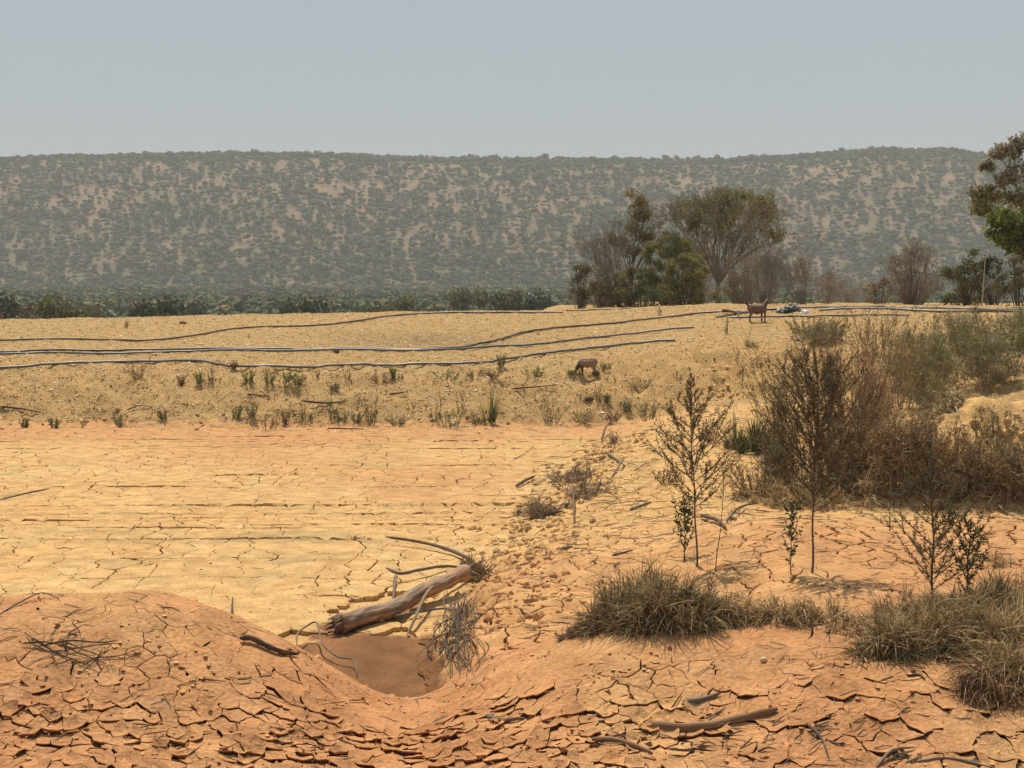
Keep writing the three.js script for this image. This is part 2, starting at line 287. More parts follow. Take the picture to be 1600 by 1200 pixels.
// ---------------------------------------------------------------- mud plates between drying cracks
{
  reseed(3);
  const flaky = (x, s) => s > 13.3 ? 0 : clamp(ss(11.5, 10.5, s + 0.8 * noise(x * 0.7, s * 0.7) - 0.7 * gaussAt(x, 0, -0.6, 0, 0.9, 1)) + 0.25 * noise(x * 1.5, s * 1.5), 0, 1) * (1 - 0.55 * ss(0.9, 2.0, x + 0.4 * noise(s, 7)));
  const size = (x, s) => s < 13.6 ? lerp(0.30 + 0.14 * noise(x * 0.8, s * 0.8), 0.115 + 0.045 * noise(x * 2.3, s * 2.3), flaky(x, s)) : bankAt(x, s) > 0.5 ? 0.27 + 0.004 * (s - 14) + 0.12 * noise(x * 0.7, s * 0.5) : 0.40 + 0.003 * (s - 16) + 0.20 * noise(x * 0.5, s * 0.3);
  const cell = 0.8, grid = new Map(), key = (i, j) => i * 4096 + j, seeds = [];
  const near = (x, s, R, fn) => { const i0 = Math.floor((x - R) / cell), i1 = Math.floor((x + R) / cell), j0 = Math.floor((s - R) / cell), j1 = Math.floor((s + R) / cell); for (let i = i0; i <= i1; i++) for (let j = j0; j <= j1; j++) { const l = grid.get(key(i + 100, j)); if (l) for (const q of l) if (fn(q) === false) return false; } return true; };
  const half = (s) => 0.45 * s + 1.4, K = (s) => s < 13.6 ? 1 : 0.58;   // on the flat the plates are longer away from the eye than across
  const tryAt = (x, s) => {
    const r = Math.max(0.085, size(x, s));
    if (!near(x, s, Math.max(r, 0.5), (q) => (q.x - x) ** 2 + (K(s) * (q.s - s)) ** 2 > (0.5 * (r + q.r)) ** 2 * 0.8)) return;
    const q = { x, s, r }; seeds.push(q); const k = key(Math.floor(x / cell) + 100, Math.floor(s / cell)); if (!grid.has(k)) grid.set(k, []); grid.get(k).push(q);
  };
  for (let k = 0; k < 80000; k++) { const s = 7.9 + 6.2 * rnd(), x = rr(-1, 1) * half(s); tryAt(x, s); }
  for (let k = 0; k < 110000; k++) { const s = 13.5 + 28 * Math.sqrt(rnd()), x = rr(-1, 1) * half(s); tryAt(x, s); }
  const warp = (x, s, r) => { const f = 0.9 / r, a = 0.21 * r; s += (0.22 * noise(x * 0.33, s * 0.15) + 0.06 * noise(x * 1.4, s * 0.5)) * ss(14.2, 16.5, s); return [x + a * noise(x * f, s * f) + a * 0.45 * noise(x * f * 3.1 + 9, s * f * 3.1), s + a * noise(x * f + 31, s * f + 7) + a * 0.45 * noise(x * f * 3.1 + 3, s * f * 3.1 + 15)]; };
  const gap = (x, s) => {                                             // half the width of a crack, nought where it has not opened
    if (s < 13.6) { const f = flaky(x, s); return Math.max(0, lerp(0.0085 * (0.22 + 1.7 * noise(x * 1.3, s * 1.3) + 0.7 * noise(x * 6, s * 6)), 0.0025 + 0.008 * noise(x * 4, s * 4), f)); }
    const b = bankAt(x, s); return Math.max(0, lerp(0.0105 * (0.62 + 1.4 * noise(x * 0.8, s * 0.5) + 0.8 * noise(x * 4, s * 3)), lerp(0.014, 0.0085, ss(17, 21, s)) * (0.65 + 1.5 * noise(x * 1.1, s * 0.9) + 0.6 * noise(x * 6, s * 5)), b));
  };
  const clip = (poly, nx, ns, d) => { const out = []; for (let i = 0; i < poly.length; i++) { const a = poly[i], b = poly[(i + 1) % poly.length], da = a[0] * nx + a[1] * ns - d, db = b[0] * nx + b[1] * ns - d; if (da <= 0) out.push(a); if ((da < 0 && db > 0) || (da > 0 && db < 0)) { const t = da / (da - db); out.push([a[0] + t * (b[0] - a[0]), a[1] + t * (b[1] - a[1])]); } } return out; };
  const groups = { clay_bank: [], mud_flat: [] };
  for (const q of seeds) {
    if (!plated(q.x, q.s)) continue;
    const R = q.r * 1.6; const k2 = K(q.s) ** 2, Q = R / K(q.s); let poly = [[q.x - R, q.s - Q], [q.x + R, q.s - Q], [q.x + R, q.s + Q], [q.x - R, q.s + Q]];
    const list = []; near(q.x, q.s, Q * 2.2, (o) => { if (o !== q) list.push(o); });
    list.sort((a, b) => (a.x - q.x) ** 2 + k2 * (a.s - q.s) ** 2 - (b.x - q.x) ** 2 - k2 * (b.s - q.s) ** 2);
    for (const o of list) { const nx = o.x - q.x, ns = k2 * (o.s - q.s); poly = clip(poly, nx, ns, (o.x * o.x + k2 * o.s * o.s - q.x * q.x - k2 * q.s * q.s) / 2); if (poly.length < 3) break; }
    if (poly.length < 3) continue;
    const onFlat = q.s > 13.6 && bankAt(q.x, q.s) < 0.5;
    let pieces = [poly];
    if (onFlat) for (const [b] of bands) { const next = []; for (const p of pieces) { const lo = Math.min(...p.map((v) => v[1])), hi = Math.max(...p.map((v) => v[1])); if (b > lo + 0.02 && b < hi - 0.02) { next.push(clip(p, 0, 1, b), clip(p, 0, -1, -b)); } else next.push(p); } pieces = next.filter((p) => p.length > 2); }
    for (const p of pieces) {
      let cx = 0, cs = 0; for (const v of p) { cx += v[0] / p.length; cs += v[1] / p.length; }
      const fl = flaky(cx, cs), curl = fl > 0.35 ? (rnd() ** 1.6) * 0.065 * fl + 0.008 : 0.004 * rnd(), tiltX = fl > 0.35 ? gauss() * 0.06 * fl : 0, tiltS = fl > 0.35 ? (gauss() * 0.10 - 0.06) * fl : 0;
     const step = cs < 13.6 ? 0.045 : 0.02 + cs * 0.003, ring = [];
      for (let i = 0; i < p.length; i++) {
        const a = p[i], b = p[(i + 1) % p.length], L = Math.hypot(b[0] - a[0], b[1] - a[1]); if (L < 1e-4) continue;
        const m = Math.max(1, Math.round(L / step)), nx = -(b[1] - a[1]) / L, ns = (b[0] - a[0]) / L;
        const pr = p[(i - 1 + p.length) % p.length], l0 = Math.hypot(a[0] - pr[0], a[1] - pr[1]) || 1, px = -(a[1] - pr[1]) / l0, ps = (a[0] - pr[0]) / l0;
        for (let k = 0; k < m; k++) { const t = k / m; let ex = nx, es = ns; if (!k) { ex += px; es += ps; const e = Math.hypot(ex, es) || 1; ex /= e; es /= e; } ring.push([a[0] + (b[0] - a[0]) * t, a[1] + (b[1] - a[1]) * t, ex, es]); }
      }
      if (ring.length < 5) continue;
      const n = ring.length, R2 = Math.sqrt(Math.max(...p.map((v) => (v[0] - cx) ** 2 + (v[1] - cs) ** 2)));
      const wc = warp(cx, cs, size(cx, cs)); const tone = 1 + gauss() * 0.05, warm = gauss() * 0.03;
      const O = [[], [], []]; let area = 0;
      for (const [x, s, ex, es] of ring) {
        const [wx, ws] = warp(x, s, clamp(size(x, s), 0.1, 0.9)), g = gap(wx, ws);
        const x0 = wx + ex * g, s0 = ws + es * g; O[0].push([x0, s0, g]);
        const in1 = clamp(0.015 + 0.5 * g, 0, 0.25 * R2) / Math.max(0.02, Math.hypot(wc[0] - x0, wc[1] - s0));
        O[1].push([lerp(x0, wc[0], in1), lerp(s0, wc[1], in1), 0]); O[2].push([lerp(x0, wc[0], 0.5), lerp(s0, wc[1], 0.5), 0]);
      }
      for (let i = 0; i < n; i++) { const a = O[0][i], b = O[0][(i + 1) % n]; area += (a[0] * b[1] - b[0] * a[1]) / 2; }
      const warpUp = (x, s) => { const dx = x - wc[0], ds = s - wc[1], rho = Math.hypot(dx, ds) / R2; return curl * rho * rho * (1 + 1.3 * noise(x * 9, s * 9)) + dx * tiltX + ds * tiltS; };
      const topY = (x, s) => height(x, s) + (onFlat ? bandLift(lerp(cs, s, 0.9), x) : 0) + clamp(warpUp(x, s), -0.02, 0.042);
      const colour = (x, s) => { const c = earth(x, s); return [c[0] * tone * (1 + warm), c[1] * tone, c[2] * tone * (1 - warm)]; };
      const G = new Geo(), put = (x, y, s) => G.v(x, y, -s, colour(x, s), x / 2, s / 2);
      const ids = [[], [], []];
      for (let r = 0; r < 3; r++) for (const [x, s, g] of O[r]) ids[r].push(put(x, topY(x, s) - (r === 0 ? Math.min(0.010, g * 0.8) : 0), s));
      const mid = put(wc[0], topY(wc[0], wc[1]), wc[1]);
      const wall = [], foot = [];
      const thick = fl > 0.35 ? rr(0.009, 0.016) : 0.065;
      for (const [x, s, g] of O[0]) { const y = topY(x, s) - Math.min(0.010, g * 0.8); wall.push(put(x, y, s)); const k = fl > 0.35 ? 0.06 : 0.02; foot.push(put(lerp(x, wc[0], k), y - thick, lerp(s, wc[1], k))); }
      for (let i = 0; i < n; i++) {
        const j = (i + 1) % n;
        for (let r = 0; r < 2; r++) { G.t(ids[r][i], ids[r][j], ids[r + 1][i]); G.t(ids[r][j], ids[r + 1][j], ids[r + 1][i]); }
        G.t(ids[2][i], ids[2][j], mid); G.t(wall[j], wall[i], foot[i]); G.t(wall[j], foot[i], foot[j]);
      }
      if (fl > 0.35) { const b = put(wc[0], topY(wc[0], wc[1]) - thick - 0.012, wc[1]); for (let i = 0; i < n; i++) G.t(foot[(i + 1) % n], foot[i], b); }
      groups[onFlat ? 'mud_flat' : 'clay_bank'].push({ G, shows: Math.abs(area) * (EYE - 0.7) / cs ** 3, fl, cx, cs });
    }
  }
  for (const [k, list] of Object.entries(groups)) {
    for (const flake of k === 'clay_bank' ? [true, false] : [false]) {
      const l = list.filter((o) => (o.fl > 0.35) === flake), name = flake ? 'mud_flake' : 'mud_plate';
      l.sort((a, b) => b.shows * (Math.abs(b.cx) < 0.36 * b.cs ? 1 : 0) - a.shows * (Math.abs(a.cx) < 0.36 * a.cs ? 1 : 0));
      const rest = new Geo();
      l.forEach((o, i) => { if (i < 300) mesh(name, o.G.build(), M.clay, grounds[k]); else rest.add(o.G); });
      if (rest.n) mesh(flake ? 'small_mud_flakes' : 'small_mud_plates', rest.build(), M.clay, grounds[k]).userData.kind = 'stuff';
      console.log(k, name, l.length, rest.i.length / 3);
    }
  }
}

// ---------------------------------------------------------------- valley and wooded hill beyond the heap
const skyline = [[-900, 262], [-300, 255], [0, 252], [100, 248], [250, 244], [400, 242], [550, 246], [700, 250], [850, 251], [1000, 252], [1100, 252], [1180, 249], [1270, 244], [1350, 238], [1440, 238], [1500, 244], [1540, 254], [1620, 272], [1800, 300], [2300, 330]];
const HILL_S = 1750, hillFoot = (x) => 1190 + 70 * noise(x / 300, 3) + 25 * noise(x / 80, 9);
function hillHeight(x, s) {
  const px = 800 + x / HILL_S * PX, crest = EYE + (440 - table(skyline, px)) / PX * HILL_S - 5;
  const f = hillFoot(x), t = (s - f) / (HILL_S - f);
  let y = -8.5 + 1.6 * fbm(x / 160, s / 160, 3) + 3 * ss(500, 1150, s);
  if (t > 0) { const k = t < 1 ? Math.sin(Math.min(1, t) * Math.PI / 2 * 0.98) ** 1.25 : 1 - 0.05 * (t - 1); y = lerp(y, crest, clamp(k, 0, 1.02)) + 7 * fbm(x / 90, s / 110, 4) * ss(0, 0.2, t) * (1 - ss(0.8, 1, t)) + 5 * fbm(x / 35 + 5, s / 60, 2) * ss(0.05, 0.3, t) * (1 - ss(0.75, 0.98, t)); }
  if (s < 175) y = lerp(Math.min(y, height(x, 127) - 3), y, ss(125, 175, s));
  return y;
}
const bare = (x, s) => { const t = (s - hillFoot(x)) / (HILL_S - hillFoot(x)); return 0.55 * fbm(x / 75 + 3, s / 80 + 8, 3) + 0.6 * fbm(x / 14, s / 20, 3) - 0.10 + 0.16 * ss(0.2, 0.45, t) * ss(0.9, 0.7, t) - 0.55 * ss(0.80, 0.94, t) - 0.12 * ss(0.15, -0.1, t); };
{
  const xs = [], ssv = [];
  for (let x = -2600; x <= 2600;) { xs.push(x); x += Math.abs(x) < 950 ? 8 : 60; }
  for (let s = 118; s <= 3200;) { ssv.push(s); s += s < 400 ? 12 : s < 1150 ? 16 : s < 1800 ? 6 : 120; }
  const G = new Geo(), nx = xs.length;
  const soil = [0.245, 0.145, 0.092], grass = [0.205, 0.145, 0.078], rockc = [0.33, 0.235, 0.155], scrub = [0.11, 0.095, 0.05];
  for (const s of ssv) for (const x of xs) {
    const n = fbm(x / 40, s / 40, 3), m = fbm(x / 12 + 9, s / 14, 2), t = (s - hillFoot(x)) / (HILL_S - hillFoot(x));
    let c = mixc(soil, grass, clamp(0.5 + n * 1.5, 0, 1));
    c = mixc(c, rockc, clamp((m + 0.35 * n - 0.12) * 2.2, 0, 1) * (0.35 + 0.65 * gaussAt(0, t, 0, 0.72, 1, 0.12)));
    c = mixc(c, scrub, clamp(0.45 - bare(x, s) * 2.5, 0, 0.9));
    G.v(x, hillHeight(x, s), -s, vary(c, 0.12));
  }
  for (let j = 0; j < ssv.length - 1; j++) for (let i = 0; i < nx - 1; i++) { const a = j * nx + i; G.t(a, a + 1, a + nx); G.t(a + 1, a + nx + 1, a + nx); }
  tag(mesh('hill', G.build(), M.hill), 'long wooded hill and dry valley beyond the gravel heap', 'hill', null, 'structure');
  // the plain all round
  const g = new Geo(), N = 24, e = 6000;
  for (let j = 0; j <= N; j++) for (let i = 0; i <= N; i++) g.v(-e + 2 * e * i / N, -14, e - 2 * e * j / N, mixc(soil, scrub, 0.5 + 0.3 * noise(i * 0.7, j * 0.7)));
  for (let j = 0; j < N; j++) for (let i = 0; i < N; i++) { const a = j * (N + 1) + i; g.t(a, a + 1, a + N + 1); g.t(a + 1, a + N + 2, a + N + 1); }
  tag(mesh('plain', g.build(), M.hill), 'flat dry scrub plain reaching to the horizon', 'plain', null, 'structure');
}

// low-detail trees for the far wood: a short trunk, uneven lobes and ragged sprays of leaves round them
function farTree(n, flat, o = {}) {
  const G = new Geo();
  G.tube([V(0, -0.15, 0), V(0.02, 0.25, 0), V(-0.03, 0.55, 0.02)], [0.04, 0.03, 0.02], 4, [0.9, 0.8, 0.7]);
  const ico = new THREE.IcosahedronGeometry(1, 1).attributes.position, count = o.lobes ?? 6;
  for (let k = 0; k < count; k++) {
    const a = rnd() * 6.28, q = Math.sqrt(rnd()) * 0.34, c = V(Math.cos(a) * q, rr(0.42, 0.74) * (1 - q * 0.5), Math.sin(a) * q), r = rr(0.13, 0.25), off = rnd() * 90, tone = vary([1, 1, 1], 0.18);
    const first = G.n; for (let i = 0; i < ico.count; i++) { const x = ico.getX(i), y = ico.getY(i), z = ico.getZ(i), f = r * (1 + 0.55 * noise(x * 2.1 + off, y * 2.1 + z * 2.3)); G.v(c.x + x * f, c.y + y * f * flat, c.z + z * f, tone); }
    for (let i = 0; i < ico.count; i += 3) G.t(first + i, first + i + 1, first + i + 2);
    for (let j = 0; j < n / count; j++) { const d = V(gauss(), gauss(), gauss()).normalize(), p = V(c.x + d.x * r * 0.95, c.y + d.y * r * flat * 0.95, c.z + d.z * r * 0.95); G.leaf(p, d.add(V(gauss(), gauss() * 0.6, gauss())).normalize(), rr(0.07, 0.14), rr(0.03, 0.06), vary([1, 1, 1], 0.25)); }
  }
  return G.build();
}
reseed(11);
const farShapes = [farTree(70, 0.7, { lobes: 7 }), farTree(60, 0.85, { lobes: 5 }), farTree(80, 0.6, { lobes: 9 }), farTree(50, 0.9, { lobes: 4 }), farTree(90, 0.65, { lobes: 11 })];
const GREY_GREEN = [0.120, 0.132, 0.068], DARK_GREEN = [0.088, 0.100, 0.050], OLIVE_T = [0.165, 0.152, 0.066], DRY_T = [0.20, 0.145, 0.09], STRAW_T = [0.24, 0.19, 0.10];
{
  reseed(12);
  const spots = farShapes.map(() => []);
  const put = (x, s, size, c) => { const y = hillHeight(x, s); spots[Math.floor(rnd() * farShapes.length)].push([x, y, s, size, c]); };
  const tint = (k) => { const r = rnd(); return vary(r < 0.42 ? GREY_GREEN : r < 0.66 ? DARK_GREEN : r < 0.84 ? OLIVE_T : r < 0.95 ? DRY_T : STRAW_T, 0.25).map((v) => v * k); };
  for (let k = 0; k < 30000; k++) {                               // the hillside
    const s = rr(1080, 1830), x = rr(-0.47, 0.47) * s, b = bare(x, s);
    if (rnd() > clamp(0.66 - 1.0 * b, 0.08, 1)) continue;
    const crest = ss(1690, 1750, s);
    put(x, s, rr(4.2, 8.4) * (rnd() < 0.10 * crest ? rr(1.2, 1.6) : 1), tint(1));
  }
  for (let k = 0; k < 8500; k++) {                                // the valley floor
    const s = lerp(185, 1120, Math.pow(rnd(), 0.75)), x = rr(-0.47, 0.47) * s, b = fbm(x / 90, s / 60, 3);
    if (b > 0.06 + 0.25 * rnd()) continue;
    if (Math.abs(s - 900) < 190 && gaussAt(x / s * PX, 0, -400, 0, 120, 1) + gaussAt(x / s * PX, 0, -200, 0, 90, 1) > 0.45 && noise(x / 40, s / 60) > -0.2) continue;
    put(x, s, rr(4.0, 9.0), tint(1.0));
  }
  farShapes.forEach((g, i) => {
    const I = new THREE.InstancedMesh(g, M.far, spots[i].length), m = new THREE.Matrix4(), q = new THREE.Quaternion(), up = V(0, 1, 0), c = new THREE.Color();
    spots[i].forEach(([x, y, s, z, col], k) => { q.setFromAxisAngle(up, rr(0, 6.28)); m.compose(V(x, y, -s), q, V(z * rr(0.75, 1.1), z * rr(0.85, 1.2), z * rr(0.75, 1.1))); I.setMatrixAt(k, m); I.setColorAt(k, c.setRGB(col[0], col[1], col[2])); });
    I.name = numbered('hill_wood'); I.castShadow = I.receiveShadow = true; scene.add(I);
    tag(I, 'grey-green savanna wood covering the hill and the valley', 'wood', null, 'stuff');
    console.log('far trees', spots[i].length);
  });
}

// ---------------------------------------------------------------- loose stones on the gravel heap
function pebble(k) {
  const g = new THREE.IcosahedronGeometry(1, 0), p = g.attributes.position, seen = {};
  for (let i = 0; i < p.count; i++) { const key = [p.getX(i), p.getY(i), p.getZ(i)].map((v) => v.toFixed(3)).join(); const f = seen[key] ??= rr(0.7, 1.2); p.setXYZ(i, p.getX(i) * f, p.getY(i) * f * 0.45, p.getZ(i) * f * 0.85); }
  g.setAttribute('color', new THREE.BufferAttribute(new Float32Array(p.count * 3).fill(1), 3)); g.computeVertexNormals(); return g;
}
reseed(21);
const pebbles = [0, 1, 2, 3].map(pebble);
{
  const lots = pebbles.map(() => []);
  const tones = [[0.66, 0.42, 0.185], [0.50, 0.30, 0.12], [0.76, 0.57, 0.32], [0.82, 0.74, 0.56], [0.32, 0.20, 0.095], [0.66, 0.44, 0.21]];
  let n = 0;
  while (n < 210000) {
    const s = 38.5 + 34 * Math.pow(rnd(), 1.25), x = rr(-1, 1) * (0.40 * s + 2);
    if (gravelAt(x, s) < 0.5 && rnd() > 0.06) { n += 0.2; continue; }
    const sandy = gaussAt(x, s, 6.5, 42, 2.4, 2.6) * 0.7; if (rnd() < sandy) continue;
    const z = 0.013 + 0.030 * rnd() ** 3.5 + (rnd() < 0.004 ? rr(0.02, 0.05) : 0);
    lots[n & 3].push([x, height(x, s) - z * 0.05, s, z, vary(z > 0.03 || rnd() < 0.42 ? pick(tones) : tones[0], 0.18)]); n++;
  }
  for (let k = 0; k < 5200; k++) {                                // crumbs scattered on the clay
    const s = 8.5 + 30 * rnd(), x = rr(-1, 1) * (0.40 * s + 1); if (pond(x, s) > 0) continue;
    const c = earth(x, s), z = 0.004 + 0.012 * rnd() ** 4 + 0.0004 * s * rnd();
    lots[k & 3].push([x, height(x, s) + z * 0.3, s, z, vary(mul(c, 0.95), 0.15)]);
  }
  pebbles.forEach((g, i) => {
    const I = new THREE.InstancedMesh(g, M.stone, lots[i].length), m = new THREE.Matrix4(), q = new THREE.Quaternion(), e = new THREE.Euler(), c = new THREE.Color();
    lots[i].forEach(([x, y, s, z, col], k) => { e.set(rr(-0.5, 0.5), rr(0, 6.28), rr(-0.5, 0.5)); m.compose(V(x, y, -s), q.setFromEuler(e), V(z, z, z)); I.setMatrixAt(k, m); I.setColorAt(k, c.setRGB(...col)); });
    I.name = numbered('gravel'); I.castShadow = I.receiveShadow = true; scene.add(I); tag(I, 'loose tan and white gravel lying on the heap and the clay', 'gravel', null, 'stuff');
  });
}
// single stones one can point at
function stone(px, py, wide, label, col, mat = M.stone) {
  const p = onGround(px, py), r = wide * perPixel(-p.z) / 2, g = new THREE.IcosahedronGeometry(1, 2), a = g.attributes.position, c = [];
  const off = rnd() * 50;
  for (let i = 0; i < a.count; i++) { const x = a.getX(i), y = a.getY(i), z = a.getZ(i), f = 1 + 0.35 * noise(x * 1.4 + off, y * 1.4 + z * 1.9); a.setXYZ(i, x * f * r, y * f * r * 0.72, z * f * r * 0.9); c.push(...vary(col, 0.08)); }
  g.setAttribute('color', new THREE.Float32BufferAttribute(c, 3)); g.computeVertexNormals();
  const m = mesh('stone', g, mat); m.position.copy(p).add(V(0, r * 0.42, 0)); return tag(m, label, 'stone', 'stones one can tell apart');
}

// ---------------------------------------------------------------- water pipes across the heap
function pipe(pts, d, label, col, o = {}) {
  const w = pts.map(([px, py]) => onGround(px, py)).map((p) => V(p.x, 0, p.z));
  const curve = new THREE.CatmullRomCurve3(w, false, 'centripetal'), n = Math.max(24, Math.round(curve.getLength() / 0.22)), P = curve.getSpacedPoints(n);
  P.forEach((p, i) => { p.x += 0.04 * noise(i * 0.09, d * 70); p.z += 0.07 * noise(i * 0.11, d * 90 + 3); });
  const ys = P.map((p) => height(p.x, -p.z)); // a stiff pipe bridges small dips
  const sm = ys.map((_, i) => { let m = -1e9, a = 0, k = 0; for (let j = -3; j <= 3; j++) { const y = ys[clamp(i + j, 0, ys.length - 1)]; a += y; k++; m = Math.max(m, y); } return lerp(a / k, m, 0.45); });
  P.forEach((p, i) => { p.y = sm[i] + d * 0.45 + (o.lift ?? 0); });
  const G = new Geo();
  G.tube(P, () => d / 2, 10, (t, a, x, y, z) => { const dust = clamp(0.30 + 0.75 * noise(x * 0.8, z * 2 + 9) + 0.4 * noise(x * 5, a * 2), 0, 0.75); return mixc(col, [0.36, 0.27, 0.17], dust * (o.dust ?? 0.5)); }, { cap: true });
  return tag(mesh('water_pipe', G.build(), M.pipe), label, 'pipe', 'pipes lying across the gravel heap');
}
reseed(22);
const BLACK = [0.028, 0.028, 0.030], SLATE = [0.085, 0.090, 0.105];
pipe([[-60, 533], [0, 534], [120, 531], [220, 534], [300, 527], [390, 513], [480, 510], [560, 503], [630, 493], [690, 490], [760, 489], [830, 490], [880, 489]], 0.068, 'highest black pipe on the left half of the gravel heap, climbing to its crest', BLACK);
pipe([[-60, 549], [0, 551], [150, 550], [300, 545], [430, 546], [560, 545], [690, 545], [760, 537], [830, 519], [900, 511], [1000, 503], [1060, 496], [1090, 492], [1180, 490]], 0.072, 'middle black pipe that bends uphill towards the standing goat', BLACK);
pipe([[-60, 553], [0, 555], [60, 554], [150, 553], [300, 549], [430, 549.5], [560, 548], [690, 548], [760, 543], [850, 539], [930, 529], [1010, 521], [1085, 512]], 0.072, 'middle slate grey pipe lying along the bending black one and ending on the open gravel', SLATE);
pipe([[-60, 580], [0, 577], [90, 571], [190, 566], [290, 565], [330, 568], [370, 577], [440, 577], [560, 574], [660, 570], [760, 566], [850, 556], [930, 546], [1000, 537], [1055, 532]], 0.083, 'lowest slate grey pipe with a kink, nearest of the pipes on the gravel heap', SLATE);
pipe([[1140, 499], [1165, 496], [1215, 496], [1250, 495], [1340, 494], [1420, 494]], 0.061, 'thin black pipe running just behind the legs of the standing goat', BLACK);
pipe([[1120, 497], [1150, 492], [1175, 488], [1210, 484.5], [1230, 484]], 0.072, 'short black pipe sloping up to the tarpaulin heap', BLACK);
pipe([[1245, 481.5], [1320, 480.5], [1380, 480], [1450, 482], [1520, 485], [1600, 485], [1660, 485]], 0.072, 'grey pipe along the crest to the right of the tarpaulin heap', [0.15, 0.15, 0.16], { dust: 0.8 });
pipe([[1280, 487], [1360, 484], [1420, 486], [1480, 489], [1560, 487], [1660, 489]], 0.079, 'dark dusty pipe lying in front of the grey crest pipe', SLATE);
pipe([[885, 486], [935, 484], [985, 482.5]], 0.058, 'short black pipe on the crest below the round green tree', BLACK);
// chips of dried skin that have peeled off the clay
{
  reseed(23);
  const chip = () => { const G = new Geo(), n = 7, R = []; for (let i = 0; i < n; i++) { const a = i / n * 6.28318, r = rr(0.55, 1.1); R.push([Math.cos(a) * r, Math.sin(a) * r * 0.75]); } const c = [1, 1, 1], lift = rr(0.25, 0.7), f = (x, z) => lift * (x * x * 0.8 + z * z * 0.5); const m = G.v(0, 0, 0, c), mb = G.v(0, -0.08, 0, c), T = R.map(([x, z]) => G.v(x, f(x, z), z, c)), B = R.map(([x, z]) => G.v(x * 0.97, f(x, z) - 0.07, z * 0.97, c)); for (let i = 0; i < n; i++) { const j = (i + 1) % n; G.t(m, T[j], T[i]); G.t(mb, B[i], B[j]); G.t(T[i], T[j], B[i]); G.t(T[j], B[j], B[i]); } return G.build(); };
  const shapes = [0, 1, 2, 3].map(chip), lots = shapes.map(() => []);
  for (let k = 0; k < 11000; k++) {
    const s = 8.4 + 15 * rnd() ** 1.6, x = rr(-1, 1) * (0.40 * s + 0.8); if (pond(x, s) > -0.05 || (s > 13.8 && bankAt(x, s) < 0.4 && rnd() < 0.75)) continue;
    const patch = fbm(x * 1.1 + 3, s * 1.1, 3) + 0.25 * ss(11.6, 10, s); if (patch < 0.02 + 0.25 * rnd()) continue;
    const z = rr(0.008, 0.030) * (1 + 0.5 * rnd() * rnd()); lots[k & 3].push([x, height(x, s) + z * 0.12, s, z, vary(mul(earth(x, s), 0.98), 0.10)]);
  }
  shapes.forEach((g, i) => {
    const I = new THREE.InstancedMesh(g, M.stone, lots[i].length), m = new THREE.Matrix4(), q = new THREE.Quaternion(), e = new THREE.Euler(), c = new THREE.Color();
    lots[i].forEach(([x, y, s, z, col], k) => { e.set(gauss() * 0.3, rr(0, 6.28), gauss() * 0.3); m.compose(V(x, y, -s), q.setFromEuler(e), V(z * rr(0.8, 1.6), z, z)); I.setMatrixAt(k, m); I.setColorAt(k, c.setRGB(...col)); });
    I.name = numbered('mud_chips'); I.castShadow = I.receiveShadow = true; scene.add(I); tag(I, 'small chips of dried mud scattered over the clay', 'mud chips', null, 'stuff');
  });
}

